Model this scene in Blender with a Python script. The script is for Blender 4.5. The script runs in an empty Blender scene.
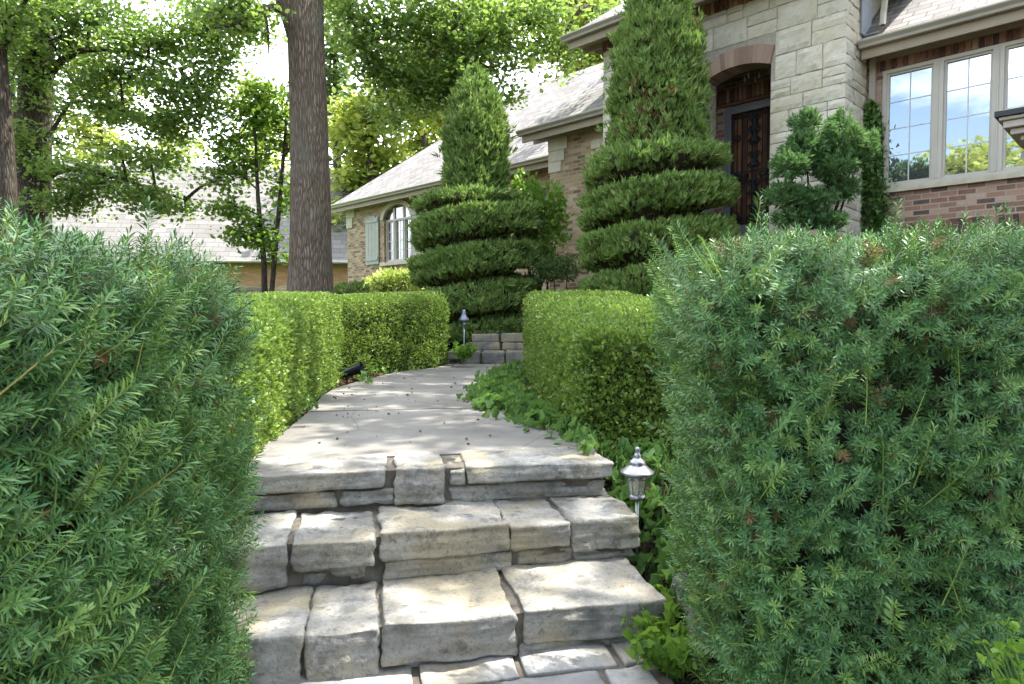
import bpy, bmesh, math, random
import numpy as np
from mathutils import Vector, Matrix, noise as mnoise

random.seed(7)
SC = bpy.context.scene
COL = SC.collection
R = math.radians
S2 = math.sqrt(.5)

# ------------------------------------------------------------------ layout helper: pixel + real distance -> point
F, PITCH = 660.0, R(2.26)
def at(x, y, Y):
    u = 342 - y
    r = (x - 512, F * math.cos(PITCH) + u * math.sin(PITCH), -F * math.sin(PITCH) + u * math.cos(PITCH))
    t = Y / r[1]
    return np.array([r[0] * t, Y, r[2] * t])

# ------------------------------------------------------------------ objects
def tag(o, label=None, cat=None, group=None, kind=None):
    if label: o['label'] = label
    if cat: o['category'] = cat
    if group: o['group'] = group
    if kind: o['kind'] = kind
    return o
def empty(name, loc, label, cat, group=None, rz=0):
    o = bpy.data.objects.new(name, None)
    COL.objects.link(o)
    o.location = loc
    o.rotation_euler = (0, 0, rz)
    o.empty_display_size = .1
    return tag(o, label, cat, group)
def link(name, me, mat, parent=None, world=True):
    o = bpy.data.objects.new(name, me)
    COL.objects.link(o)
    if mat: me.materials.append(mat)
    if parent:
        o.parent = parent
        if world:      # verts are given in world space: take the parent's placement off the mesh
            m = Matrix.Translation(parent.location) @ parent.rotation_euler.to_matrix().to_4x4()
            if parent.parent:
                q = parent.parent
                m = Matrix.Translation(q.location) @ q.rotation_euler.to_matrix().to_4x4() @ m
            me.transform(m.inverted())
    return o
def np_mesh(name, v, f, smooth=False):
    me = bpy.data.meshes.new(name)
    v = np.asarray(v, dtype=np.float32); f = np.asarray(f, dtype=np.int32)
    k = f.shape[1]
    me.vertices.add(len(v)); me.vertices.foreach_set('co', v.ravel())
    me.loops.add(f.size); me.loops.foreach_set('vertex_index', f.ravel())
    me.polygons.add(len(f)); me.polygons.foreach_set('loop_start', np.arange(0, f.size, k, dtype=np.int32))
    me.update(calc_edges=True)
    if smooth: me.polygons.foreach_set('use_smooth', np.ones(len(f), dtype=bool))
    return me
def uvbox(me):
    uv = me.uv_layers.new(name='UVMap')
    for p in me.polygons:
        n = p.normal
        u = Vector((0, 0, 1)).cross(n)
        u = u.normalized() if u.length > .05 else Vector((1, 0, 0))
        w = n.cross(u)
        for li in p.loop_indices:
            c = me.vertices[me.loops[li].vertex_index].co
            uv.data[li].uv = (c.dot(u), c.dot(w))
class MB:
    """collects hard shapes into one mesh"""
    def __init__(s): s.v = []; s.f = []
    def add(s, vs, fs):
        b = len(s.v); s.v += [tuple(p) for p in vs]; s.f += [tuple(b + i for i in q) for q in fs]; return s
    def box(s, x0, x1, y0, y1, z0, z1, ch=0.0):
        if ch <= 0:
            return s.add([(x0,y0,z0),(x1,y0,z0),(x1,y1,z0),(x0,y1,z0),(x0,y0,z1),(x1,y0,z1),(x1,y1,z1),(x0,y1,z1)],
                         [(0,3,2,1),(4,5,6,7),(0,1,5,4),(1,2,6,5),(2,3,7,6),(3,0,4,7)])
        bm = bmesh.new(); bmesh.ops.create_cube(bm, size=1)
        for v in bm.verts: v.co = Vector(((x0+x1)/2+v.co.x*(x1-x0), (y0+y1)/2+v.co.y*(y1-y0), (z0+z1)/2+v.co.z*(z1-z0)))
        bmesh.ops.bevel(bm, geom=bm.edges[:], offset=ch, segments=1, affect='EDGES')
        bm.verts.index_update()
        s.add([v.co for v in bm.verts], [[v.index for v in f.verts] for f in bm.faces]); bm.free(); return s
    def prism(s, poly, d):
        """poly: list of 3D points, extruded by vector d"""
        n = len(poly); a = [Vector(p) for p in poly]; b = [p + Vector(d) for p in a]
        return s.add(a + b, [tuple(range(n))[::-1], tuple(range(n, 2*n))] + [(i, (i+1) % n, n+(i+1) % n, n+i) for i in range(n)])
    def tube(s, pts, rad, seg=8):
        v, f = tube(pts, rad, seg); return s.add(v.tolist(), f.tolist())
    def lathe(s, prof, c, seg=20):
        vs = []; fs = []
        for r, z in prof:
            for k in range(seg):
                a = 2*math.pi*k/seg; vs.append((c[0]+r*math.cos(a), c[1]+r*math.sin(a), c[2]+z))
        for i in range(len(prof)-1):
            for k in range(seg):
                fs.append((i*seg+k, i*seg+(k+1) % seg, (i+1)*seg+(k+1) % seg, (i+1)*seg+k))
        return s.add(vs, fs)
    def mesh(s, name, smooth=False):
        me = bpy.data.meshes.new(name); me.from_pydata(s.v, [], s.f)
        bm = bmesh.new(); bm.from_mesh(me); bmesh.ops.recalc_face_normals(bm, faces=bm.faces[:]); bm.to_mesh(me); bm.free()
        uvbox(me)
        if smooth:
            for p in me.polygons: p.use_smooth = True
        return me
    def build(s, name, mat, parent=None, smooth=False, world=False):
        return link(name, s.mesh(name, smooth), mat, parent, world)
def tube(pts, rad, seg=8, bump=0.0, cap=True):
    pts = np.asarray(pts, float); n = len(pts)
    rad = np.interp(np.linspace(0, 1, n), np.linspace(0, 1, len(rad)), rad)
    t = np.gradient(pts, axis=0); t /= np.linalg.norm(t, axis=1)[:, None] + 1e-9
    ref = np.array([0.13, 1, .07]) if abs(t[:, 1]).mean() < .8 else np.array([1., .1, .05])
    a = np.cross(t, ref); a /= np.linalg.norm(a, axis=1)[:, None]
    b = np.cross(t, a)
    th = np.linspace(0, 2*np.pi, seg, endpoint=False)
    rr = rad[:, None] * np.ones(seg)[None]
    if bump: rr = rr * (1 + bump * (np.sin(th*5+pts[:, 2:3]*1.3)*.5 + np.sin(th*9-pts[:, 2:3]*2.1)*.3 + np.sin(th*3+pts[:, 2:3]*.6)))
    v = pts[:, None] + rr[..., None]*(np.cos(th)[None, :, None]*a[:, None] + np.sin(th)[None, :, None]*b[:, None])
    i, k = np.meshgrid(np.arange(n-1), np.arange(seg), indexing='ij'); k2 = (k+1) % seg
    f = np.stack([i*seg+k, i*seg+k2, (i+1)*seg+k2, (i+1)*seg+k], -1).reshape(-1, 4)
    return v.reshape(-1, 3), f
def curve_pts(ctrl, n=14):
    c = np.asarray(ctrl, float); d = np.r_[0, np.cumsum(np.linalg.norm(np.diff(c, axis=0), axis=1))]
    t = np.linspace(0, d[-1], n); p = np.stack([np.interp(t, d, c[:, k]) for k in range(3)], 1)
    for _ in range(2): p[1:-1] = (p[:-2] + 2*p[1:-1] + p[2:]) / 4
    return p
class NB:
    """collects numpy quads"""
    def __init__(s): s.v = []; s.f = []; s.n = 0
    def add(s, v, f):
        if len(v) == 0: return s
        s.v.append(np.asarray(v)); s.f.append(np.asarray(f) + s.n); s.n += len(v); return s
    def build(s, name, mat, parent=None, smooth=False, world=True):
        return link(name, np_mesh(name, np.concatenate(s.v), np.concatenate(s.f), smooth), mat, parent, world)

# ------------------------------------------------------------------ scattering
def unit(a): return a / (np.linalg.norm(a, axis=-1, keepdims=True) + 1e-9)
def frames(z, rng, roll=None):
    z = unit(z); n = len(z)
    r = unit(np.cross(z, rng.normal(size=(n, 3)) if roll is None else roll))
    return np.stack([r, np.cross(z, r), z], -1)
def scatter(T, Fq, pos, Rm, sc):
    k = len(T)
    v = np.einsum('nij,kj->nki', Rm, T) * np.asarray(sc).reshape(-1, 1, 1) + pos[:, None]
    f = Fq[None] + (np.arange(len(pos)) * k)[:, None, None]
    return v.reshape(-1, 3), f.reshape(-1, Fq.shape[1])
# leaf along +z, faces look along y
def kite(w=.5, fold=.12): return np.array([[0,0,0],[-w/2,fold,.45],[0,0,1],[w/2,fold,.45]], float), np.array([[0,1,2,3]])
LEAF = (np.array([[0,0,0],[0,0,.5],[0,-.08,1],[-.22,.08,.2],[-.33,.1,.55],[.22,.08,.2],[.33,.1,.55]], float),
        np.array([[0,3,4,1],[1,4,2,2],[0,1,6,5],[1,2,2,6]]))
LEAF = (np.array([[0,0,0],[0,0,.5],[0,-.08,1],[-.3,.1,.25],[-.3,.08,.65],[.3,.1,.25],[.3,.08,.65]], float),
        np.array([[0,3,4,1],[0,1,6,5],[1,4,2,6]]))
IVY = (np.array([[0,0,.05],[0,.03,.45],[0,-.08,1],[-.36,-.02,-.12],[-.55,-.04,.3],[-.27,.0,.52],[.36,-.02,-.12],[.55,-.04,.3],[.27,.0,.52]], float),
       np.array([[0,3,4,1],[1,4,5,2],[0,1,7,6],[1,2,8,7]]))
def wob(p, f, seed=0):
    q = p * f + seed * 1.7
    return (np.sin(q[:, 0]*1.0+1.3*np.sin(q[:, 1])) + np.sin(q[:, 1]*1.3+q[:, 2]) + np.sin(q[:, 2]*1.7+1.1*np.sin(q[:, 0]*.7)) ) / 3
def sample(v, f, n, rng, keep=None):
    tri = np.concatenate([f[:, [0,1,2]], f[:, [0,2,3]]]) if f.shape[1] == 4 else f
    a, b, c = v[tri[:, 0]], v[tri[:, 1]], v[tri[:, 2]]
    nn = np.cross(b-a, c-a); ar = np.linalg.norm(nn, axis=1) / 2
    w = ar.copy()
    nrm = nn / (2*ar[:, None] + 1e-12)
    if keep is not None: w = w * keep(nrm, (a+b+c)/3)
    idx = rng.choice(len(tri), n, p=w/w.sum())
    r1 = np.sqrt(rng.random(n)); r2 = rng.random(n)
    p = a[idx]*(1-r1)[:, None] + b[idx]*(r1*(1-r2))[:, None] + c[idx]*(r1*r2)[:, None]
    return p, nrm[idx], w.sum()

# ------------------------------------------------------------------ materials
def nmat(name):
    m = bpy.data.materials.new(name); m.use_nodes = True
    nt = m.node_tree; nt.nodes.clear()
    out = nt.nodes.new('ShaderNodeOutputMaterial'); p = nt.nodes.new('ShaderNodeBsdfPrincipled')
    nt.links.new(p.outputs[0], out.inputs[0])
    return m, nt, p, out
def N(nt, typ, **kw):
    n = nt.nodes.new('ShaderNode' + typ)
    for k, v in kw.items():
        if k in n.inputs: n.inputs[k].default_value = v
        else: setattr(n, k, v)
    return n
def L(nt, a, b): nt.links.new(a, b)
def ramp(nt, fac, stops):
    r = nt.nodes.new('ShaderNodeValToRGB'); e = r.color_ramp.elements
    while len(e) < len(stops): e.new(.5)
    for q, (p, c) in zip(e, stops): q.position = p; q.color = (*c, 1)
    L(nt, fac, r.inputs[0]); return r.outputs[0]
def mixc(nt, fac, a, b, mode='MIX'):
    m = nt.nodes.new('ShaderNodeMix'); m.data_type = 'RGBA'; m.blend_type = mode
    for sock, val in ((m.inputs[0], fac), (m.inputs[6], a), (m.inputs[7], b)):
        if isinstance(val, (int, float)): sock.default_value = val
        elif isinstance(val, tuple): sock.default_value = (*val, 1)
        else: L(nt, val, sock)
    return m.outputs[2]
def bump(nt, p, h, strength=.5, dist=.01):
    b = N(nt, 'Bump', Strength=strength, Distance=dist); L(nt, h, b.inputs['Height']); L(nt, b.outputs[0], p.inputs['Normal']); return b
def mathn(nt, op, a, b=None):
    m = nt.nodes.new('ShaderNodeMath'); m.operation = op
    for i, v in enumerate((a, b)):
        if v is None: continue
        if isinstance(v, (int, float)): m.inputs[i].default_value = v
        else: L(nt, v, m.inputs[i])
    return m.outputs[0]
def objco(nt): return nt.nodes.new('ShaderNodeTexCoord').outputs['Object']
def noise(nt, co, scale, detail=4, rough=.55, dim=None):
    n = N(nt, 'TexNoise', Scale=scale, Detail=detail, Roughness=rough); L(nt, co, n.inputs['Vector']); return n.outputs[0]
def leafmat(name, cols, trans=.3, rough=.45, patch=1.2, spec=.4, tcol=None):
    m, nt, p, out = nmat(name)
    g = nt.nodes.new('ShaderNodeNewGeometry'); co = objco(nt)
    nz = noise(nt, co, patch, 3)
    f = mathn(nt, 'ADD', mathn(nt, 'MULTIPLY', g.outputs['Random Per Island'], .62), mathn(nt, 'MULTIPLY', mathn(nt, 'SUBTRACT', nz, .22), .75))
    n = len(cols)
    c = ramp(nt, f, [(i/(n-1)*.9+.05, q) for i, q in enumerate(cols)])
    L(nt, c, p.inputs['Base Color']); p.inputs['Roughness'].default_value = rough
    p.inputs['Specular IOR Level'].default_value = spec
    t = N(nt, 'BsdfTranslucent'); L(nt, mixc(nt, .35, c, tcol or (.25, .42, .04)), t.inputs[0])
    mx = N(nt, 'MixShader'); mx.inputs[0].default_value = trans
    L(nt, p.outputs[0], mx.inputs[1]); L(nt, t.outputs[0], mx.inputs[2]); L(nt, mx.outputs[0], out.inputs[0])
    return m
def plain(name, col, rough=.6, metal=0, spec=.5, vary=.15, scale=20, bmp=.15):
    m, nt, p, out = nmat(name); co = objco(nt)
    nz = noise(nt, co, scale, 5)
    lo = tuple(c*(1-vary) for c in col); hi = tuple(min(1, c*(1+vary)) for c in col)
    L(nt, ramp(nt, nz, [(.3, lo), (.7, hi)]), p.inputs['Base Color'])
    p.inputs['Roughness'].default_value = rough; p.inputs['Metallic'].default_value = metal; p.inputs['Specular IOR Level'].default_value = spec
    if bmp: bump(nt, p, nz, bmp, .004)
    return m
def brickmat(name, cols, mortar, bw=.215, rh=.075, ms=.009):
    m, nt, p, out = nmat(name)
    uv = nt.nodes.new('ShaderNodeTexCoord').outputs['UV']
    b = N(nt, 'TexBrick'); b.offset = .5
    for k, v in (('Scale', 1), ('Mortar Size', ms), ('Mortar Smooth', .15), ('Bias', 0), ('Brick Width', bw), ('Row Height', rh)): b.inputs[k].default_value = v
    b.inputs['Color1'].default_value = (0, 0, 0, 1); b.inputs['Color2'].default_value = (1, 1, 1, 1); b.inputs['Mortar'].default_value = (.5, .5, .5, 1)
    L(nt, uv, b.inputs['Vector'])
    nz = noise(nt, uv, 18, 6); nb = noise(nt, uv, .9, 3)
    f = mathn(nt, 'ADD', b.outputs['Color'], mathn(nt, 'MULTIPLY', mathn(nt, 'SUBTRACT', nz, .5), .45))
    c = ramp(nt, f, [(i/(len(cols)-1), q) for i, q in enumerate(cols)])
    c = mixc(nt, b.outputs['Fac'], c, mortar)
    c = mixc(nt, mathn(nt, 'MULTIPLY', nb, .5), c, mixc(nt, .5, c, (.32, .27, .2)))
    L(nt, c, p.inputs['Base Color']); p.inputs['Roughness'].default_value = .88; p.inputs['Specular IOR Level'].default_value = .2
    h = mathn(nt, 'ADD', mathn(nt, 'MULTIPLY', mathn(nt, 'SUBTRACT', 1, b.outputs['Fac']), 1.0), mathn(nt, 'MULTIPLY', nz, .5))
    bump(nt, p, h, .8, .012)
    return m
def shinglemat(name, cols, w=.3, h=.16):
    m, nt, p, out = nmat(name)
    uv = nt.nodes.new('ShaderNodeTexCoord').outputs['UV']
    b = N(nt, 'TexBrick'); b.offset = .37
    for k, v in (('Scale', 1), ('Mortar Size', .012), ('Mortar Smooth', .3), ('Brick Width', w), ('Row Height', h)): b.inputs[k].default_value = v
    b.inputs['Color1'].default_value = (0, 0, 0, 1); b.inputs['Color2'].default_value = (1, 1, 1, 1); b.inputs['Mortar'].default_value = (0, 0, 0, 1)
    L(nt, uv, b.inputs['Vector'])
    nz = noise(nt, uv, 9, 5); nb = noise(nt, uv, .5, 3)
    f = mathn(nt, 'ADD', mathn(nt, 'MULTIPLY', b.outputs['Color'], .6), mathn(nt, 'MULTIPLY', nz, .5))
    c = ramp(nt, f, [(i/(len(cols)-1), q) for i, q in enumerate(cols)])
    c = mixc(nt, mathn(nt, 'MULTIPLY', b.outputs['Fac'], .8), c, (.07, .06, .055))
    L(nt, c, p.inputs['Base Color']); p.inputs['Roughness'].default_value = .8; p.inputs['Specular IOR Level'].default_value = .3
    sx = nt.nodes.new('ShaderNodeSeparateXYZ'); L(nt, uv, sx.inputs[0])
    saw = mathn(nt, 'SUBTRACT', 1, mathn(nt, 'FRACT', mathn(nt, 'DIVIDE', sx.outputs[1], h)))
    hh = mathn(nt, 'ADD', saw, mathn(nt, 'MULTIPLY', b.outputs['Color'], .25))
    bump(nt, p, hh, 1, .03)
    return m
def stonemat(name, lo, mid, hi, ochre, dark, scale=3.0, bstr=.6, island=True):
    m, nt, p, out = nmat(name); co = objco(nt)
    n1 = noise(nt, co, scale, 8, .62); n2 = noise(nt, co, scale*9, 6, .6); n3 = noise(nt, co, scale*.9, 3)
    g = nt.nodes.new('ShaderNodeNewGeometry')
    wv = N(nt, 'TexNoise', Scale=1.0, Detail=6, Roughness=.6)
    mp = N(nt, 'Mapping'); mp.inputs['Scale'].default_value = (5, 5, 26); L(nt, co, mp.inputs[0]); L(nt, mp.outputs[0], wv.inputs['Vector'])
    f = mathn(nt, 'ADD', mathn(nt, 'MULTIPLY', n1, .75), mathn(nt, 'MULTIPLY', wv.outputs[0], .3))
    if island: f = mathn(nt, 'ADD', mathn(nt, 'SUBTRACT', f, .12), mathn(nt, 'MULTIPLY', g.outputs['Random Per Island'], .25))
    c = ramp(nt, f, [(.32, lo), (.5, mid), (.72, hi)])
    c = mixc(nt, ramp(nt, n3, [(.46, (0, 0, 0)), (.62, (.8, .8, .8))]), c, ochre)
    n4 = noise(nt, co, scale*1.7, 9, .7); c = mixc(nt, ramp(nt, n4, [(.36, (.75, .75, .75)), (.48, (0, 0, 0))]), c, lo)
    c = mixc(nt, ramp(nt, n2, [(.60, (0, 0, 0)), (.72, (.7, .7, .7))]), c, dark)
    vo = N(nt, 'TexNoise', Scale=scale*2.1, Detail=9, Roughness=.75); L(nt, co, vo.inputs['Vector'])
    c = mixc(nt, ramp(nt, vo.outputs[0], [(.56, (0, 0, 0)), (.64, (.65, .65, .65))]), c, dark)
    n5 = noise(nt, co, 60, 5, .7); c = mixc(nt, ramp(nt, n5, [(.35, (.45, .45, .45)), (.5, (0, 0, 0))]), c, lo)
    L(nt, c, p.inputs['Base Color']); p.inputs['Roughness'].default_value = .85; p.inputs['Specular IOR Level'].default_value = .25
    h = mathn(nt, 'ADD', mathn(nt, 'MULTIPLY', n2, .5), mathn(nt, 'ADD', n1, mathn(nt, 'MULTIPLY', wv.outputs[0], .6)))
    bump(nt, p, mathn(nt, 'ADD', h, mathn(nt, 'MULTIPLY', n5, .35)), bstr, .022)
    return m
def barkmat(name, c0, c1):
    m, nt, p, out = nmat(name); co = objco(nt)
    mp = N(nt, 'Mapping'); mp.inputs['Scale'].default_value = (1, 1, .13); L(nt, co, mp.inputs[0])
    v = N(nt, 'TexVoronoi', Scale=34.0); v.feature = 'DISTANCE_TO_EDGE'
    nzv = N(nt, 'TexNoise', Scale=5.0, Detail=4); L(nt, mp.outputs[0], nzv.inputs['Vector'])
    mv = mixc(nt, .08, mp.outputs[0], nzv.outputs['Color']); L(nt, mv, v.inputs['Vector'])
    nz = noise(nt, mp.outputs[0], 30, 6)
    nl = noise(nt, co, 1.5, 4)
    ed = ramp(nt, v.outputs[0], [(0, (0, 0, 0)), (.28, (1, 1, 1))])
    f = mathn(nt, 'ADD', mathn(nt, 'MULTIPLY', ed, .5), mathn(nt, 'MULTIPLY', nz, .5))
    c = ramp(nt, f, [(.15, c0), (.85, c1)])
    c = mixc(nt, ramp(nt, nl, [(.5, (0, 0, 0)), (.7, (.4, .4, .4))]), c, (.16, .17, .13))
    L(nt, c, p.inputs['Base Color']); p.inputs['Roughness'].default_value = .95; p.inputs['Specular IOR Level'].default_value = .15
    bump(nt, p, f, .9, .04)
    return m
M = {}
M['yew'] = leafmat('yew_needles', [(.036,.10,.036), (.06,.15,.046), (.098,.21,.058), (.165,.30,.075)], .1, .4, 6, .36, (.2,.38,.06))
M['yewnew'] = leafmat('yew_new_needles', [(.075,.17,.05), (.125,.25,.06), (.2,.33,.075), (.28,.41,.09)], .25, .38, 2.5, .45, (.26,.44,.06))
M['yewstem'] = leafmat('yew_stems', [(.13,.2,.05), (.2,.3,.06), (.28,.38,.08), (.34,.19,.08)], .05, .6, 2)
M['twig'] = plain('twigs_and_dark_cores', (.045,.036,.026), .95, spec=.1)
M['box'] = leafmat('boxwood_leaves', [(.075,.145,.03), (.12,.21,.04), (.19,.29,.055), (.32,.40,.085)], .35, .4, 1.6, .4, (.36,.46,.04))
M['juniper'] = leafmat('juniper_sprays', [(.11,.185,.055), (.16,.255,.068), (.235,.335,.095), (.34,.42,.14)], .32, .6, 1.5, .2)
M['juniperdead'] = leafmat('juniper_brown', [(.16,.09,.045), (.22,.13,.06)], .05, .8, 3, .1, (.2,.1,.03))
M['shrubjun'] = leafmat('shrub_juniper', [(.065,.15,.06), (.11,.215,.08), (.17,.29,.105)], .28, .6, 1.5, .2)
M['oak'] = leafmat('oak_leaves', [(.055,.115,.04), (.10,.18,.045), (.17,.27,.058), (.28,.38,.10)], .55, .36, .6, .55, (.38,.53,.07))
M['sap'] = leafmat('sapling_leaves', [(.07,.15,.03), (.12,.22,.035), (.2,.32,.05)], .5, .45, .9, .3, (.32,.46,.03))
M['bgt'] = leafmat('far_leaves', [(.14,.2,.04), (.24,.31,.06), (.38,.44,.09), (.52,.54,.16)], .45, .5, .25, .2, (.5,.54,.06))
M['bgd'] = leafmat('far_dark_leaves', [(.05,.10,.04), (.09,.15,.05), (.16,.23,.07)], .35, .5, .3, .2, (.3,.42,.06))
M['ivy'] = leafmat('ivy_leaves', [(.055,.135,.045), (.09,.19,.055), (.15,.27,.07), (.28,.4,.12)], .3, .33, 2.5, .5, (.25,.42,.05))
M['herb'] = leafmat('herb_leaves', [(.10,.22,.03), (.16,.3,.045), (.24,.38,.06)], .35, .45, 3, .4, (.36,.5,.05))
M['lime'] = leafmat('pale_leaves', [(.22,.32,.06), (.36,.44,.10), (.5,.54,.2)], .35, .5, 3, .3, (.5,.56,.1))
M['litter'] = leafmat('fallen_leaves', [(.10,.055,.03), (.2,.11,.05), (.28,.18,.09), (.06,.04,.03)], .05, .8, 3, .1, (.2,.1,.03))
M['chips'] = leafmat('mulch_chips', [(.025,.018,.014), (.05,.034,.024), (.09,.06,.04)], 0, .9, 3, .1)
M['bark'] = barkmat('oak_bark', (.055,.042,.03), (.25,.195,.145))
M['bark2'] = barkmat('shade_tree_bark', (.03,.024,.018), (.12,.095,.07))
M['limestone'] = stonemat('cut_limestone', (.105,.10,.088), (.205,.195,.17), (.385,.372,.335), (.28,.235,.145), (.075,.07,.064))
M['flag'] = stonemat('flagstone', (.16,.16,.155), (.25,.245,.23), (.36,.345,.31), (.32,.265,.18), (.12,.11,.10), 2.2, .4)
M['mortar'] = plain('rough_mortar', (.115,.10,.08), .95, vary=.5, scale=14, bmp=.7, spec=.15)
M['ashlar'] = stonemat('ashlar', (.47,.435,.34), (.58,.54,.435), (.68,.63,.52), (.56,.49,.35), (.37,.335,.26), 1.6, .55)
M['ashjoint'] = plain('ashlar_mortar', (.34,.31,.25), .95, vary=.2, spec=.1)
M['castone'] = plain('cast_stone', (.52,.47,.36), .85, vary=.14, scale=6, spec=.2)
M['brick'] = brickmat('red_brown_brick', [(.085,.05,.042), (.25,.125,.085), (.35,.19,.125), (.42,.26,.18), (.5,.36,.26)], (.42,.36,.31))
M['brickT'] = brickmat('tan_brown_brick', [(.12,.075,.045), (.28,.18,.10), (.37,.25,.14), (.44,.32,.19), (.5,.38,.25)], (.38,.32,.23))
M['brickN'] = brickmat('orange_brick', [(.42,.18,.06), (.52,.24,.09), (.6,.31,.13)], (.42,.32,.22))
def islandmat(name, cols, rough=.88):
    m, nt, p, out = nmat(name); g = nt.nodes.new('ShaderNodeNewGeometry'); co = objco(nt); nz = noise(nt, co, 22, 6)
    f = mathn(nt, 'ADD', g.outputs['Random Per Island'], mathn(nt, 'MULTIPLY', mathn(nt, 'SUBTRACT', nz, .5), .4))
    L(nt, ramp(nt, f, [(i/(len(cols)-1), q) for i, q in enumerate(cols)]), p.inputs['Base Color'])
    p.inputs['Roughness'].default_value = rough; p.inputs['Specular IOR Level'].default_value = .2; bump(nt, p, nz, .5, .008); return m
M['soldier'] = islandmat('soldier_bricks', [(.075,.05,.045), (.2,.105,.075), (.28,.16,.11), (.38,.26,.18)])
M['vous'] = islandmat('arch_bricks', [(.22,.15,.11), (.32,.22,.165), (.40,.29,.22)])
M['roof'] = shinglemat('weathered_shingles', [(.09,.08,.073), (.14,.127,.115), (.19,.175,.16), (.25,.23,.21)])
M['roofN'] = shinglemat('pale_shingles', [(.115,.105,.092), (.165,.153,.135), (.215,.2,.178)], .6, .34)
M['trim'] = plain('taupe_trim', (.40,.36,.295), .55, vary=.06, scale=3)
M['soffit'] = plain('tan_soffit', (.33,.27,.19), .7, vary=.08, scale=3)
M['whiteframe'] = plain('putty_frame', (.50,.46,.39), .5, vary=.05, scale=4)
M['muntin'] = plain('white_muntin', (.62,.63,.64), .5, vary=.03, bmp=0)
M['lead'] = plain('lead_flashing', (.27,.30,.33), .5, .3, vary=.12, scale=5)
M['shutter'] = plain('sage_shutter', (.33,.34,.28), .6, vary=.08, scale=5)
M['iron'] = plain('wrought_iron', (.045,.048,.052), .45, .6, vary=.2, bmp=.05)
M['doorgrey'] = plain('grey_door_frame', (.22,.225,.235), .5, .1, vary=.08, scale=6)
M['wood'] = plain('stained_door', (.085,.04,.024), .5, vary=.35, scale=7, bmp=.1)
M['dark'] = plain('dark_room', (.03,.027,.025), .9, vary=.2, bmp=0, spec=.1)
M['porchshade'] = plain('porch_shade', (.07,.05,.035), .8, vary=.3, bmp=.1)
M['copper'] = plain('dark_metal_roof', (.03,.033,.036), .45, .4, vary=.2, bmp=.05)
M['nickel'] = plain('brushed_nickel', (.30,.30,.32), .36, .9, vary=.08, scale=30, bmp=.03)
M['black'] = plain('black_plastic', (.018,.02,.026), .4, vary=.2, bmp=.05)
M['steel'] = plain('blue_steel', (.13,.145,.19), .4, .7, vary=.1, bmp=.03)
M['bulb'] = plain('frosted_bulb', (.75,.74,.7), .4, vary=.02, bmp=0)
def glassmat(name, refl, inner):
    m, nt, p, out = nmat(name)
    p.inputs['Base Color'].default_value = (*inner, 1); p.inputs['Roughness'].default_value = .5
    g = N(nt, 'BsdfGlossy', Roughness=.015); g.inputs[0].default_value = (.92, .95, 1, 1)
    co = objco(nt); nz = noise(nt, co, 1.7, 2); b = N(nt, 'Bump', Strength=.05, Distance=.02); L(nt, nz, b.inputs['Height']); L(nt, b.outputs[0], g.inputs['Normal'])
    mx = N(nt, 'MixShader'); mx.inputs[0].default_value = refl
    L(nt, p.outputs[0], mx.inputs[1]); L(nt, g.outputs[0], mx.inputs[2]); L(nt, mx.outputs[0], out.inputs[0]); return m
M['pane'] = glassmat('coated_glass', .46, (.04,.045,.05))
M['paneD'] = glassmat('dim_glass', .3, (.05,.045,.035))
def lanternglass():
    m, nt, p, out = nmat('lantern_glass')
    p.inputs['Base Color'].default_value = (.9,.88,.82,1); p.inputs['Roughness'].default_value = .12; p.inputs['Transmission Weight'].default_value = .85; return m
M['lglass'] = lanternglass()
def groundmat():
    m, nt, p, out = nmat('soil_and_lawn'); co = objco(nt)
    n1 = noise(nt, co, 3, 8, .7); n2 = noise(nt, co, 40, 6)
    soil = ramp(nt, mathn(nt, 'ADD', mathn(nt, 'MULTIPLY', n1, .5), mathn(nt, 'MULTIPLY', n2, .5)), [(.35, (.022,.016,.012)), (.6, (.06,.042,.03)), (.75, (.11,.08,.055))])
    grass = ramp(nt, n2, [(.3, (.03,.06,.012)), (.7, (.08,.14,.03))])
    sx = nt.nodes.new('ShaderNodeSeparateXYZ'); L(nt, co, sx.inputs[0])
    mask = ramp(nt, mathn(nt, 'DIVIDE', sx.outputs[1], 40), [(.4, (0,0,0)), (.5, (1,1,1))])
    L(nt, mixc(nt, mask, soil, grass), p.inputs['Base Color']); p.inputs['Roughness'].default_value = .95; p.inputs['Specular IOR Level'].default_value = .1
    bump(nt, p, n2, .8, .03); return m
M['ground'] = groundmat()
def concretemat():
    m, nt, p, out = nmat('worn_concrete'); co = objco(nt)
    n1 = noise(nt, co, 1.3, 7, .6); n2 = noise(nt, co, 90, 4); n3 = noise(nt, co, 6, 8, .7)
    c = ramp(nt, n1, [(.3, (.115,.107,.095)), (.5, (.175,.165,.146)), (.75, (.235,.225,.2))])
    c = mixc(nt, ramp(nt, n3, [(.52, (0,0,0)), (.68, (.7,.7,.7))]), c, (.17,.15,.125))
    vc = N(nt, 'TexVoronoi', Scale=1.1); vc.feature = 'DISTANCE_TO_EDGE'; L(nt, mixc(nt, .12, co, N(nt, 'TexNoise', Scale=3.0, Detail=5).outputs['Color']), vc.inputs['Vector'])
    c = mixc(nt, ramp(nt, vc.outputs[0], [(0, (.7,.7,.7)), (.006, (0,0,0))]), c, (.09,.08,.07))
    c = mixc(nt, ramp(nt, n2, [(.6, (0,0,0)), (.75, (.5,.5,.5))]), c, (.22,.19,.16))
    L(nt, c, p.inputs['Base Color']); p.inputs['Roughness'].default_value = .88; p.inputs['Specular IOR Level'].default_value = .25
    bump(nt, p, mathn(nt, 'ADD', n2, n3), .35, .006); return m
M['concrete'] = concretemat()

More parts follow.
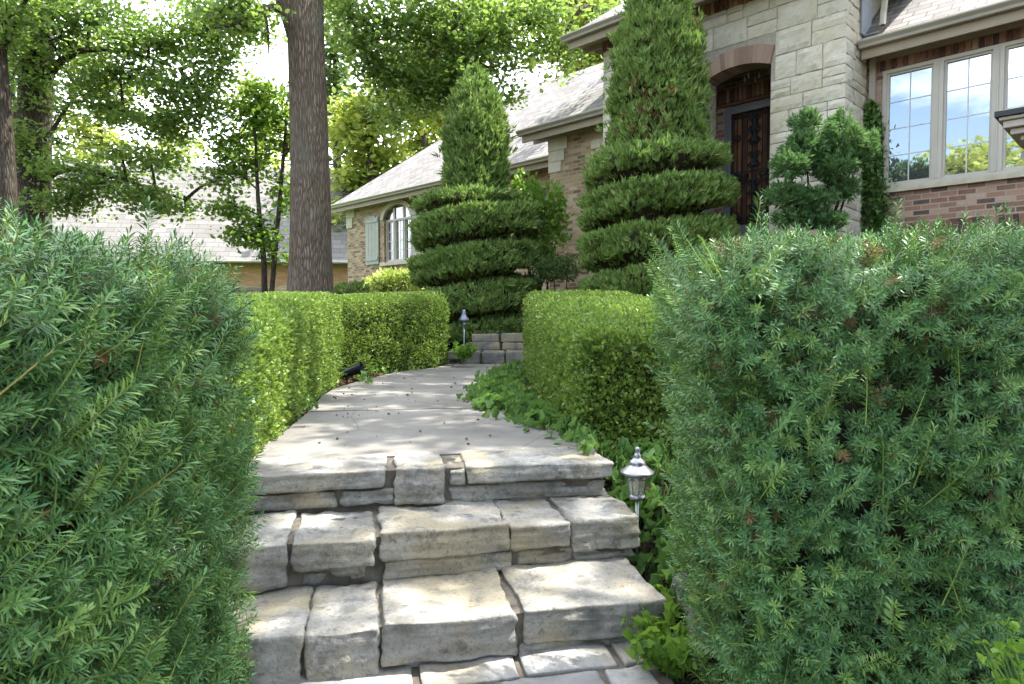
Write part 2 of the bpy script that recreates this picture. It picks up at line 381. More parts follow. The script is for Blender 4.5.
# ------------------------------------------------------------------ terrain
def sm(t): t = np.clip(t, 0, 1); return t*t*(3-2*t)
def ground(X, Y):
    X = np.asarray(X, float); Y = np.asarray(Y, float)
    z = -1.36 + .565*sm((Y-2.75)/1.25)
    side = sm((X-.62)/.25)*sm((Y-1.0)/1.6)*(1-sm((Y-2.75)/1.25))
    z = z + .26*side
    sl = sm((-1.1-X)/.4)*(1-sm((Y-2.75)/1.25)); z = z + .3*sl
    z = z + 1.6*sm((Y-10.3)/7.5)
    z = z + 1.35*sm((X-1.4)/2.4)*sm((Y-5.5)/3.5)*(1-sm((Y-9)/11)*.6)
    z = z + .25*sm((-X-2.6)/2.5)*sm((Y-3)/5)*(1-sm((Y-10)/7))
    return z
gx = np.concatenate([np.linspace(-220, -14, 24), np.linspace(-12, 12, 121), np.linspace(14, 220, 24)])
gy = np.concatenate([np.linspace(-120, -6, 16), np.linspace(-4, 24, 141), np.linspace(26, 300, 26)])
GX, GY = np.meshgrid(gx, gy); GZ = ground(GX, GY)
gv = np.stack([GX, GY, GZ], -1).reshape(-1, 3)
ii, kk = np.meshgrid(np.arange(len(gy)-1), np.arange(len(gx)-1), indexing='ij'); w_ = len(gx)
gf = np.stack([ii*w_+kk, ii*w_+kk+1, (ii+1)*w_+kk+1, (ii+1)*w_+kk], -1).reshape(-1, 4)
tag(link('ground', np_mesh('ground', gv, gf, True), M['ground']), kind='structure')

# ------------------------------------------------------------------ stone blocks
def rock_block(c, half, ang, seed, r=.018, amp=.007, cuts=17, wedge=0.0, chip=0.0):
    bm = bmesh.new(); bmesh.ops.create_cube(bm, size=2)
    bmesh.ops.subdivide_edges(bm, edges=bm.edges[:], cuts=cuts, use_grid_fill=True)
    h = Vector(half); ca, sa = math.cos(ang), math.sin(ang); off = Vector((seed*3.7, seed*1.9, seed*5.1))
    for v in bm.verts:
        q = v.co.copy()
        for i in range(3): q[i] = math.copysign(1-(1-abs(q[i]))**1.5, q[i])*h[i]
        inn = Vector([max(-(h[i]-r), min(h[i]-r, q[i])) for i in range(3)])
        d = q-inn
        if d.length > 1e-6: q = inn + d.normalized()*r
        nrm = (q-inn*.97).normalized()
        lo = mnoise.noise(q*7+off)*1.2 + mnoise.noise(q*19+off)*.6 + mnoise.noise(q*46+off)*.45 + mnoise.noise(q*90+off)*.25
        q = q + nrm*lo*amp
        q.y += mnoise.noise(Vector((q.x*4, 0, q.z*6))+off)*amp*1.6*(1 if q.y < 0 else 0)
        q.z += mnoise.noise(Vector((q.x*3, q.y*3, 0))+off)*amp*.9
        side = abs(nrm.y)+abs(nrm.x); q = q + nrm*(mnoise.noise(Vector((q.x*2.5, q.y*2.5, q.z*38))+off)*amp*.8*min(1, side)); q = q + nrm*abs(mnoise.noise(q*11+off))*amp*1.3
        q.x *= 1.012 + wedge*q.z/h.z*.5
        if chip: 
            e = max(0, mnoise.noise(Vector((q.x*5, 3, 7))+off))*chip
            if q.z > h.z*.3 and q.y < -h.y*.6: q.y += e; q.z -= e*.4
        v.co = Vector((c[0]+q.x*ca-q.y*sa, c[1]+q.x*sa+q.y*ca, c[2]+q.z))
    me = bpy.data.meshes.new('stone_block'); bm.to_mesh(me); bm.free()
    for p in me.polygons: p.use_smooth = True
    return me
steps = empty('garden_steps', (-.25, 2.3, -1.31), 'broad cream limestone block steps climbing between the two dark yew hedges', 'steps')
LINES = {1: (-1.156, 3.088, .173), 2: (-1.047, 2.664, .238), 3: (-.933, 2.281, .217)}
BL = [
 (1,-1.60,-.63,-.750,-.832,.40),(1,-1.60,-.86,-.85,-.925,.25),(1,-.82,-.58,-.848,-.918,.25),(1,-.565,-.335,-.748,-.925,.42),(1,-.305,-.235,-.770,-.84,.3),
 (1,-.215,.51,-.750,-.832,.42),(1,-.29,.48,-.848,-.932,.28),
 (2,-1.45,-.935,-.940,-1.125,.46),(2,-.905,-.59,-.948,-1.058,.44),(2,-.87,-.62,-1.068,-1.13,.3),(2,-.55,-.015,-.936,-1.055,.46),(2,-.54,.0,-1.055,-1.14,.3),
 (2,.0,.262,-.940,-1.05,.46),(2,.045,.285,-1.068,-1.13,.3),(2,.285,.605,-.938,-1.085,.48),(2,.30,.585,-1.092,-1.14,.3),
 (3,-1.30,-.760,-1.140,-1.33,.44),(3,-.735,-.495,-1.142,-1.33,.44),(3,-.472,.012,-1.132,-1.295,.46),(3,-.46,.0,-1.30,-1.34,.3),(3,.062,.625,-1.140,-1.272,.48),(3,.035,.30,-1.280,-1.335,.3),(3,.31,.55,-1.282,-1.335,.3)]
for i, (ln, x0, x1, zt, zb, dep) in enumerate(BL):
    X0, Y0, sl = LINES[ln]; a = math.atan(sl); xm = (x0+x1)/2; fo = random.uniform(-.012, .012) + (0 if zt > {1:-.8, 2:-1.0, 3:-1.2}[ln] else .03)
    ym = Y0+(xm-X0)*sl
    c = (xm-math.sin(a)*(dep/2+fo), ym+math.cos(a)*(dep/2+fo), (zt+zb)/2)
    link('stone_block', rock_block(c, ((x1-x0)/2/math.cos(a), dep/2, (zt-zb)/2), a+random.uniform(-.015, .015), i+1, r=.009, amp=.0105, wedge=random.uniform(-.03, .03), chip=.022), M['limestone'], steps)
mb = MB()
for ln, x0, x1, zt, d in ((1,-1.5,.44,-.757,.42),(2,-1.4,.54,-.947,.6),(3,-1.25,.55,-1.147,.62)):
    X0, Y0, sl = LINES[ln]; ca = math.cos(math.atan(sl)); sa = math.sin(math.atan(sl))
    p = [(x0-sa*.04, Y0+(x0-X0)*sl+ca*.04), (x1-sa*.04, Y0+(x1-X0)*sl+ca*.04), (x1-sa*d, Y0+(x1-X0)*sl+ca*d), (x0-sa*d, Y0+(x0-X0)*sl+ca*d)]
    mb.prism([(q[0], q[1], zt-.004*ln) for q in p], (0, 0, -.6))
mb.build('mortar_bed', M['mortar'], steps, world=True)
# landing of flagstones
mb = MB(); mb.prism([(-1.6,-1,-1.322),(.58,-1,-1.322),(.58,2.72,-1.322),(-1.6,2.72,-1.322)], (0,0,-.12))
tag(mb.build('landing_bed', M['mortar']), kind='structure')
rng = np.random.default_rng(3)
xs = [-1.5,-.93,-.46,-.03,.29,.56]; fl = []
for j, (y0, y1) in enumerate([(-.6,-.05),(-.03,.45),(.47,.95),(.97,1.42),(1.44,1.86),(1.88,2.27),(2.29,2.8)]):
    xx = np.array(xs) + rng.uniform(-.09, .09, 6)*(j % 2*2-1); xx[0] = -1.55; xx[-1] = min(.56, .5+rng.uniform(0, .06))
    for k in range(5):
        s_ = .217*(xx[k]+.93) if j > 3 else .05
        x0, x1 = xx[k]+.012, xx[k+1]-.012
        fl.append(rock_block(((x0+x1)/2, (y0+y1)/2+(.217*((x0+x1)/2+.25) if j > 2 else 0), -1.335+rng.uniform(-.003, .004)), ((x1-x0)/2, (y1-y0)/2-.01, .028), .2 if j > 2 else 0, 50+j*7+k, r=.01, amp=.006, cuts=9))
bm = bmesh.new()
for me in fl: bm.from_mesh(me); bpy.data.meshes.remove(me)
me = bpy.data.meshes.new('landing'); bm.to_mesh(me); bm.free()
for p in me.polygons: p.use_smooth = True
tag(link('landing', me, M['flag']), kind='structure')
# path in two concrete slabs with a joint
PL = [(-1.46,3.35),(-1.47,4.083),(-1.61,5.17),(-1.612,5.184),(-1.80,6.2),(-1.86,6.9),(-1.76,7.7),(-1.58,8.8),(-1.12,9.6),(-1.02,10.35)]
PR = [(.46,3.72),(.40,4.1),(.22,5.44),(.219,5.454),(.10,6.5),(.06,7.2),(.06,8.0),(.12,9.0),(.35,9.8),(.6,10.35)]
def slab(i0, i1, name):
    poly = PL[i0:i1+1] + PR[i0:i1+1][::-1]
    mb = MB(); mb.prism([(x, y, -.752) for x, y in poly], (0, 0, -.14))
    me = mb.mesh(name); bm = bmesh.new(); bm.from_mesh(me)
    top = [e for e in bm.edges if all(v.co.z > -.8 for v in e.verts)]
    bmesh.ops.bevel(bm, geom=top, offset=.012, segments=2, affect='EDGES'); bm.to_mesh(me); bm.free()
    tag(link(name, me, M['concrete']), kind='structure')
slab(0, 2, 'path'); slab(3, 9, 'path')
# far pair of stone steps
far = empty('stone_steps', (-.2, 10.4, -.75), 'low pair of pale stone block steps at the far end of the concrete path', 'steps')
for i, (x0, x1, y, zt, zb) in enumerate([(-1.03,-.80,10.38,-.56,-.69),(-.78,-.50,10.36,-.56,-.76),(-.47,-.12,10.37,-.565,-.76),(-.09,.3,10.38,-.56,-.76),(.33,.72,10.37,-.56,-.76),
    (-.66,-.22,10.84,-.295,-.425),(-.72,-.20,10.82,-.435,-.56),(-.17,.28,10.84,-.29,-.43),(-.16,.26,10.82,-.44,-.56),(.3,.75,10.84,-.295,-.56)]):
    link('stone_block', rock_block(((x0+x1)/2, y+.24, (zt+zb)/2), ((x1-x0)/2, .24, (zt-zb)/2), random.uniform(-.02,.02), 80+i, r=.015, amp=.006, cuts=8), M['limestone'], far)
MB().box(-.98,.68,10.44,10.9,-.95,-.585).box(-.62,.7,10.92,11.4,-.95,-.315).build('mortar_bed', M['mortar'], far, world=True)
# rough edging stones beside the lowest steps
for nm, c, h, a, sd, lab in (('edging_stone', (.80,2.70,-1.17), (.09,.14,.07), .3, 91, 'grey edging stone lying against the end of the lowest big step'),
                         ('edging_stone', (.74,2.36,-1.17), (.035,.12,.06), .5, 92, 'narrow sunlit edging stone set on edge among the leafy plants')):
    o = link(nm, rock_block((0,0,0), h, a, sd, r=.03, amp=.012, cuts=10), M['limestone']); o.location = c; tag(o, lab, 'stone', 'edging stones')

# ------------------------------------------------------------------ hedges
def hedge_surface(C, hw, zt, zb=None, r=.1, flare=0.0, step=.1, lump=.02, seed=0):
    C = np.asarray(C, float); d = np.r_[0, np.cumsum(np.linalg.norm(np.diff(C, axis=0), axis=1))]
    n = max(8, int(d[-1]/step)); e = np.r_[0, .03, .07, np.linspace(.12, d[-1]-.12, n), d[-1]-.07, d[-1]-.03, d[-1]]
    P = np.stack([np.interp(e, d, C[:, k]) for k in (0, 1)], 1); T = unit(np.gradient(P, axis=0)); Nn = np.stack([T[:, 1], -T[:, 0]], 1)
    zt_ = np.interp(e, d, zt) if np.ndim(zt) else np.full(len(e), zt)
    zb_ = (ground(P[:, 0], P[:, 1])-.02) if zb is None else np.full(len(e), zb)
    ed = np.minimum(e, d[-1]-e); ins = r - np.sqrt(np.maximum(0, r*r-np.maximum(0, r-ed)**2))
    rows = []
    a = np.linspace(0, np.pi/2, 5)
    for i in range(len(e)):
        W = hw-ins[i]; H = zt_[i]-ins[i]; b = zb_[i]
        hs = np.linspace(b, H-r, 8)
        left = [(-W*(1-flare*(1-(h-b)/(H-b))), h) for h in hs]; la = [(-W+r-r*np.cos(t), H-r+r*np.sin(t)) for t in a[1:]]
        top = [(x, H) for x in np.linspace(-W+r, W-r, 8)[1:-1]]
        s = left+la+top+[(-x, z) for x, z in la[::-1]]+[(-x, z) for x, z in left[::-1]]
        rows.append([(P[i, 0]+Nn[i, 0]*x, P[i, 1]+Nn[i, 1]*x, z) for x, z in s])
    G = np.array(rows); m = G.shape[1]
    caps = []
    for idx, first in ((0, True), (-1, False)):
        c = np.array([P[idx][0], P[idx][1], zb_[idx]])
        caps.append([c+(G[idx]-c)*k for k in ((.02,.35,.7) if first else (.7,.35,.02))])
    G = np.concatenate([np.array(caps[0]), G, np.array(caps[1])])
    v = G.reshape(-1, 3); i, k = np.meshgrid(np.arange(len(G)-1), np.arange(m-1), indexing='ij')
    f = np.stack([i*m+k, i*m+k+1, (i+1)*m+k+1, (i+1)*m+k], -1).reshape(-1, 4)
    # outward normals: left-to-right section, going forward
    tri = v[f[:, 0]], v[f[:, 1]], v[f[:, 2]]
    nn = np.cross(tri[1]-tri[0], tri[2]-tri[0]).sum(0)
    if nn[2] < 0: f = f[:, ::-1]
    return v, f
def shorter(C, k):
    C = np.asarray(C, float).copy(); C[0] += unit(C[1]-C[0])*k; C[-1] += unit(C[-2]-C[-1])*k; return C
def shoot_template(rng, n=30, needle=.52, half=.037, a0=98, a1=34, flat=0.0):
    """one yew shoot along +z: stiff flat needles round (or, flat, to both sides of) a short stem"""
    vs, fs = [], []; k = 0
    for i in range(n):
        t = (i+.5)/n
        ph = i*2.4+rng.normal()*.3
        if flat: ph = (i % 2)*math.pi+rng.normal()*.45
        ang = R(a0-(a0-a1)*t**1.7+rng.normal()*7)
        ln = needle*(1-.22*t)*(1+rng.normal()*.12)
        d = np.array([math.sin(ang)*math.cos(ph), math.sin(ang)*math.sin(ph), math.cos(ang)])
        b = np.array([0, 0, t*.95+.02]); side = unit(np.cross(d, [0, 0, 1]))*half
        m = b+d*ln*.6+np.array([0, 0, .015])
        vs += [b, m-side, b+d*ln, m+side]; fs.append([k, k+1, k+2, k+3]); k += 4
    return np.array(vs), np.array(fs)
def stem_template(seg=3, w=.013, bend=.04):
    vs = []
    for z, ww in ((-.3, w*1.3), (.3, w*1.1), (.92, w*.5)):
        for q in range(seg):
            a = 2*math.pi*q/seg; vs.append((ww*math.cos(a)+bend*z*z, ww*math.sin(a), z))
    fs = [[i*seg+q, i*seg+(q+1) % seg, (i+1)*seg+(q+1) % seg, (i+1)*seg+q] for i in range(2) for q in range(seg)]
    return np.array(vs), np.array(fs)
def yew_hedge(root, C, hw, zt, zb, dens, seed, keep, leaders, r=.12, flare=.0, tuck=0.0, big=1.0):
    def tk(q):
        q[:, 0] += tuck*np.clip((.2-q[:, 2])/1.5, 0, 1)*np.clip(1-(q[:, 0]-C[0][0])/1.2, 0, 1); return q
    rng = np.random.default_rng(seed)
    v, f = hedge_surface(C, hw, zt, zb, r, flare, seed=seed); v = tk(v)
    p, n, area = sample(v, f, int(area_n(v, f, keep)*dens), rng, keep)
    p = p + n*(wob(p, 5, seed)*.03 + wob(p, 16, seed+3)*.03 + wob(p, 36, seed+8)*.024)[:, None]
    dep = rng.random(len(p))**1.25*.2
    hole = sm((wob(p, 11, seed+5)-.22)/.25); dep = dep + hole*.09      # hollows between boughs
    p = p - n*dep[:, None]
    dr = unit(n*1.0 + np.array([0, 0, .36]) + rng.normal(size=p.shape)*.22)
    fol, new, stm = NB(), NB(), NB()
    temps = [shoot_template(rng, rng.integers(24, 32)) for _ in range(9)]
    which = rng.integers(0, 9, len(p)); Rm = frames(dr, rng); sc = rng.uniform(.044, .062, len(p))*big
    fresh = rng.random(len(p)) < .14
    for q in range(9):
        for m, dst in (((which == q) & ~fresh, fol), ((which == q) & fresh, new)):
            if m.any(): dst.add(*scatter(*temps[q], p[m]-dr[m]*sc[m, None]*.6, Rm[m], sc[m]))
    st = stem_template(3, .02); stm.add(*scatter(*st, p-dr*sc[:, None]*.6, Rm, sc))
    # upright leading shoots, needles combed to both sides of a pale green stem
    p2, n2, _ = sample(v, f, leaders, rng, lambda n, c: keep(n, c)*np.where(n[:, 2] > .25, .12, 1))
    up = unit(n2*.55+np.array([0, 0, .85])+rng.normal(size=p2.shape)*.28); s2 = rng.uniform(.085, .16, leaders)*big
    tl = [shoot_template(rng, 52, .23, .018, 78, 48, 1.0) for _ in range(5)]; R2 = frames(up, rng, np.cross(up, n2)+rng.normal(size=p2.shape)*.3); w2 = rng.integers(0, 5, leaders)
    for q in range(5):
        m = w2 == q; (new if q < 2 else fol).add(*scatter(*tl[q], p2[m]-n2[m]*.03, R2[m], s2[m]))
    stm.add(*scatter(*stem_template(4, .011), p2-n2*.03, R2, s2))
    nb_ = len(p)//70      # a few browned sprigs
    p3, n3, _ = sample(v, f, nb_, rng, keep); d3 = unit(n3*.6+rng.normal(size=p3.shape)*.6)
    old = NB().add(*scatter(*temps[0], p3-n3*.06, frames(d3, rng), rng.uniform(.035, .06, nb_)))
    fol.build('foliage', M['yew'], root); new.build('new_growth', M['yewnew'], root); stm.build('stems', M['yewstem'], root); old.build('brown_sprigs', M['juniperdead'], root)
    # solid dark core stands in for the shaded woody inside
    c = v.copy(); vi, fi = hedge_surface(shorter(C, .25), hw-.25, (np.array(zt)-.24) if np.ndim(zt) else zt-.24, zb, r, flare); vi = tk(vi)
    vi = vi + wob(vi, 15, seed)[:, None]*.03
    NB().add(vi, fi).build('branches', M['twig'], root)
def area_n(v, f, keep):
    tri = np.concatenate([f[:, [0,1,2]], f[:, [0,2,3]]]); a, b, c = v[tri[:, 0]], v[tri[:, 1]], v[tri[:, 2]]
    nn = np.cross(b-a, c-a); ar = np.linalg.norm(nn, axis=1)/2; nr = nn/(2*ar[:, None]+1e-12)
    return (ar*keep(nr, (a+b+c)/3)).sum()
h = empty('yew_hedge', (-1.66, 1.2, -1.33), 'tall dark blue-green yew hedge on the side of the steps away from the lantern', 'hedge')
yew_hedge(h, [(-1.68,.2),(-1.61,2.34)], .80, [.15,.19], -1.35, 1650, 11,
          lambda n, c: np.where(n[:, 0] > .3, 1.0, np.where(n[:, 2] > .5, .75, np.where(n[:, 1] < -.5, .3, .22))), 260, r=.24, flare=.09, big=1.25)
h = empty('yew_hedge', (1.5, 2.2, -1.2), 'tall bluish green yew hedge rising behind the lantern and below the big window', 'hedge')
yew_hedge(h, [(.505,2.22),(2.5,2.14)], .45, [.25,.29], -1.33, 2250, 12,
          lambda n, c: np.where(n[:, 1] < -.3, 1.0, np.where(n[:, 0] < -.3, 1.1, np.where(n[:, 2] > .5, .9, .15))), 300, r=.17, flare=.06, tuck=.16)

def box_hedge(root, C, hw, zt, dens, seed, keep, size=.025, r=.13, mat='box'):
    rng = np.random.default_rng(seed); v, f = hedge_surface(C, hw, zt, None, r, .03, seed=seed)
    k = int(area_n(v, f, keep)*dens); p, n, _ = sample(v, f, k, rng, keep)
    p = p + n*(wob(p, 7, seed)*.028 + wob(p, 17, seed)*.02)[:, None] - n*(rng.random(k)**1.6*.10)[:, None]
    d = unit(n*.7+np.array([0, 0, .35])+rng.normal(size=p.shape)*.6)
    fol = NB().add(*scatter(*LEAF, p, frames(d, rng), rng.uniform(.7, 1.35, k)*size))
    m = k//30; q, n2, _ = sample(v, f, m, rng, keep)        # sprigs standing proud of the clipped faces
    for j in range(5):
        dd = unit(n2*.6+np.array([0, 0, .6])+rng.normal(size=q.shape)*.5)
        fol.add(*scatter(*LEAF, q+unit(n2+np.array([0, 0, .4]))*rng.uniform(0, .045, (m, 1)), frames(dd, rng), rng.uniform(.7, 1.3, m)*size))
    fol.build('foliage', M[mat], root)
    vi, fi = hedge_surface(shorter(C, .11), hw-.10, (np.array(zt)-.10), None, r, .03); vi = vi+wob(vi, 17, seed)[:, None]*.02
    NB().add(vi, fi).build('branches', M['twig'], root)  # one solid dark core gives the clipped hedge its shaded inside
allk = lambda n, c: np.ones(len(n))
h = empty('boxwood_hedge', (-2.2, 5.5, -.8), 'low clipped sunlit boxwood hedge following the outer curve of the concrete path', 'hedge')
box_hedge(h, [(-1.72,2.9),(-1.87,3.9),(-2.22,5.9),(-2.5,8.0)], .42, [-.04,.0,.14,.24], 8500, 21, lambda n, c: np.where(n[:, 0] < -.5, .25, 1))
h = empty('boxwood_hedge', (-1.9, 9.5, -.7), 'clipped boxwood hedge ending next to the far path light and stone steps', 'hedge')
box_hedge(h, [(-2.52,8.42),(-1.98,9.3),(-1.30,10.3)], .44, [.2,.27,.33], 6500, 22, lambda n, c: np.where((n[:, 0] < -.3) & (n[:, 1] > .2), .25, 1))
h = empty('boxwood_hedge', (.85, 6.2, -.78), 'wide flat-topped boxwood hedge with ivy at its foot, behind the lantern', 'hedge')
box_hedge(h, [(1.03,4.03),(.95,5.5),(.80,8.6)], .64, [-.10,.06,.29], 8500, 23, lambda n, c: np.where(n[:, 0] > .5, .6, np.where(n[:, 1] < -.5, 1.5, 1)), r=.15)

# ------------------------------------------------------------------ spiral junipers
def blades(rng, n=8):
    vs, fs = [], []; K, _ = kite(.26, .05)
    for i in range(n):
        d = unit(np.array([[rng.normal()*.42, rng.normal()*.42, 1.0]])); Rm = frames(d, rng)
        v, f = scatter(K, np.array([[0,1,2,3]]), np.array([[rng.normal()*.12, rng.normal()*.12, rng.uniform(-.15, .25)]]), Rm, [rng.uniform(.55, 1)])
        vs.append(v); fs.append(f+len(vs)*4-4)
    return np.concatenate(vs), np.concatenate(fs)
def tufts(nb, p, d, rng, smin, smax, nt=7, n=8):
    T = [blades(rng, n) for _ in range(nt)]; w = rng.integers(0, nt, len(p)); Rm = frames(d, rng); sc = rng.uniform(smin, smax, len(p))
    for q in range(nt):
        m = w == q
        if m.any(): nb.add(*scatter(*T[q], p[m], Rm[m], sc[m]))
def spiral(root, c, prof, zcol, pitch, phase, seed, cnt, size):
    """prof: (z, radius) of the envelope; below zcol it is cut into a helix"""
    rng = np.random.default_rng(seed); zs = np.array([q[0] for q in prof]); rs = np.array([q[1] for q in prof])
    z = rng.uniform(zs[0], zs[-1], cnt*3); rr = np.interp(z, zs, rs)
    ok = rng.random(cnt*3) < rr/rs.max(); z = z[ok][:cnt]; rr = rr[ok][:cnt]; k = len(z)
    th = rng.uniform(0, 2*np.pi, k)
    fr = ((z-zs[0])/pitch-th/(2*np.pi)+phase) % 1
    low = sm((zcol-z)/.25)
    bul = 1-sm((np.abs(2*fr-1)-.55)/.38)
    rad = rr*(1-low*.58*(1-bul))
    pt = np.stack([np.cos(th), np.sin(th), z], 1)
    rad = rad*(1+(.05+.07*(1-low))*wob(pt, 5, seed)+.07*wob(pt, 11, seed+2)) - rng.random(k)**1.5*.13 + (rng.random(k) < .05)*rng.uniform(.02,.16,k)*(1-.6*low)
    p = np.stack([c[0]+rad*np.cos(th), c[1]+rad*np.sin(th), c[2]+z], 1)
    tilt = low*(fr-.45)*1.5
    out = np.stack([np.cos(th), np.sin(th), np.zeros(k)], 1)
    d = unit(out*(.38+.17*low)[:, None] + np.array([0, 0, 1])*(1.0+0*tilt)[:, None] + rng.normal(size=(k, 3))*.28)
    fol = NB(); br = rng.random(k) < .02+.10*(1-bul)*low+.35*sm((wob(pt*np.array([1, 1, .35]), 4.5, seed+7)-.45)/.2)*(1-low)
    tufts(fol, p[~br], d[~br], rng, size*.75, size*1.35); fol.build('foliage', M['juniper'], root)
    dead = NB(); tufts(dead, p[br]-out[br]*.03, d[br], rng, size*.6, size*1.1); dead.build('dead_sprays', M['juniperdead'], root)
    # dim inner mass and trunk
    zz = np.linspace(zs[0], zs[-1]-.15, 40); tt = np.linspace(0, 2*np.pi, 28, endpoint=False)
    Z, T_ = np.meshgrid(zz, tt, indexing='ij'); fr = ((Z-zs[0])/pitch-T_/(2*np.pi)+phase) % 1; low = sm((zcol-Z)/.25)
    ra = np.maximum(.05, np.interp(Z, zs, rs)*(1-low*.58*(1-(1-sm((np.abs(2*fr-1)-.55)/.38))))-.17)
    vv = np.stack([c[0]+ra*np.cos(T_), c[1]+ra*np.sin(T_), c[2]+Z], -1).reshape(-1, 3)
    i, q = np.meshgrid(np.arange(39), np.arange(28), indexing='ij'); q2 = (q+1) % 28
    nb = NB().add(vv, np.stack([i*28+q, i*28+q2, (i+1)*28+q2, (i+1)*28+q], -1).reshape(-1, 4))
    nb.add(*tube(curve_pts([(c[0], c[1], c[2]-.3), (c[0]+.02, c[1], c[2]+2), (c[0], c[1], c[2]+zs[-1]-.3)]), [.11,.07,.02], 10))
    nb.build('branches', M['twig'], root)
h = empty('spiral_juniper', (-.66, 12.0, -.46), 'spiral-cut juniper standing behind the far stone steps', 'tree', 'spiral topiary junipers')
spiral(h, (-.66,12.0,-.46), [(0,.9),(.35,1.1),(1.2,1.12),(2.2,1.08),(2.52,1.06),(2.6,.54),(3.3,.56),(3.9,.52),(4.3,.41),(4.65,.22),(4.9,.04)], 2.60, .66, .15, 31, 15000, .115)
h = empty('spiral_juniper', (2.16, 9.95, -.1), 'taller spiral-cut juniper in front of the stone tower, left of the doorway', 'tree', 'spiral topiary junipers')
h['label'] = 'taller spiral-cut juniper close against the stone tower, hiding one side of the doorway'
spiral(h, (2.16,9.95,-.1), [(0,.9),(.35,1.08),(1.2,1.12),(1.9,1.08),(2.40,1.02),(2.48,.70),(3.2,.69),(3.9,.63),(4.5,.50),(5.0,.33),(5.5,.14),(5.65,.03)], 2.46, .60, .3, 32, 16000, .108)

# ------------------------------------------------------------------ shrubs made of boughs
def bough_plant(root, boughs, mat, seed, leaf, size, up=.5, stems=None, stemmat='twig', tuft=False, flat=.3):
    """boughs: (centre, (rx,ry,rz), count)"""
    rng = np.random.default_rng(seed); fol = NB()
    for c, rad, n in boughs:
        u = unit(rng.normal(size=(n, 3))); rr = rng.random(n)**.4
        p = np.array(c)+u*np.array(rad)*rr[:, None]
        p += (wob(p, 8, seed)*.05)[:, None]*u
        d = unit(u*.8+np.array([0, 0, up])+rng.normal(size=(n, 3))*.45)
        if tuft: tufts(fol, p, d, rng, size*.7, size*1.3)
        else: fol.add(*scatter(*leaf, p, frames(d, rng), rng.uniform(.65, 1.3, n)*size))
    fol.build('foliage', M[mat], root)
    nb = NB(); b0 = np.array(root.location)
    for c, rad, n in boughs:
        c = np.array(c); q = b0+np.array([rng.normal()*.04, rng.normal()*.04, -.05])
        nb.add(*tube(curve_pts([q, q*.5+c*.5+np.array([0, 0, .06]), c], 8), [.022, .006] if stems is None else stems, 6))
    nb.build('stems', M[stemmat], root)
b = at(812, 232, 8.55); b[2] = float(ground(b[0], b[1]))
h = empty('juniper_shrub', b, 'dark tiered juniper shrub against the stone tower corner, right of the door', 'shrub')
h['label'] = 'dark irregular juniper shrub with layered boughs against the stone tower corner'
bough_plant(h, [(at(x, y, 8.55+dy), (rx*.0098, .26, ry*.0095), int(rx*ry*.8)) for x, y, rx, ry, dy in
    ((806,150,30,26,0),(806,122,14,16,.05),(840,140,24,20,-.1),(858,152,18,22,.1),(790,166,22,16,-.15),(833,168,26,18,-.1),(785,196,24,15,0),(812,200,30,13,-.1),(842,190,20,14,.05),(800,218,34,12,0),(826,222,22,12,-.1),(838,124,8,12,0),(866,140,12,10,.15))],
    'shrubjun', 41, None, .085, tuft=True)
b = at(540, 290, 12.4); b[2] = float(ground(b[0], b[1]))
h = empty('leafy_shrub', b, 'bright loose leafy shrub growing between the two spiral junipers', 'shrub')
bough_plant(h, [(at(x, y, 12.5+dy), (rx*.019, .4, ry*.019), int(rx*ry*.9)) for x, y, rx, ry, dy in
    ((525,190,14,18,0),(545,200,20,16,-.2),(538,222,22,18,0),(556,215,14,16,.1),(530,245,22,16,-.1),(556,238,14,12,0),(520,215,14,20,.2),(540,258,16,10,0))], 'herb', 42, LEAF, .1)
b = at(562, 290, 11.6); b[2] = float(ground(b[0], b[1]))
h = empty('clipped_shrub', b, 'small dark clipped shrub below the leafy shrub and beside the brick wall', 'shrub')
bough_plant(h, [(at(x, y, 11.6), (rx*.0176, .35, ry*.0176), int(rx*ry*3)) for x, y, rx, ry in ((553,268,17,14),(567,268,14,13),(545,272,12,12))], 'bgd', 43, LEAF, .05)
b = at(395, 300, 15.5); b[2] = float(ground(b[0], b[1]))
h = empty('pale_shrub', b, 'pale yellow-green arching shrub under the shuttered window', 'shrub')
bough_plant(h, [(at(x, y, 15.5), (rx*.0235, .5, ry*.0235), int(rx*ry*2.0)) for x, y, rx, ry in ((378,286,16,9),(398,284,20,10),(418,286,14,9),(388,278,12,5),(408,276,10,5))], 'lime', 44, LEAF, .13, up=.3)
b = at(350, 302, 14.2); b[2] = float(ground(b[0], b[1]))
h = empty('dark_shrub', b, 'low dark green shrub between the oak trunk and the pale shrub', 'shrub')
bough_plant(h, [(at(x, y, 14.2), (rx*.0215, .4, ry*.0215), int(rx*ry*2.2)) for x, y, rx, ry in ((344,292,12,8),(358,292,12,9),(336,294,8,6))], 'bgd', 45, LEAF, .09)

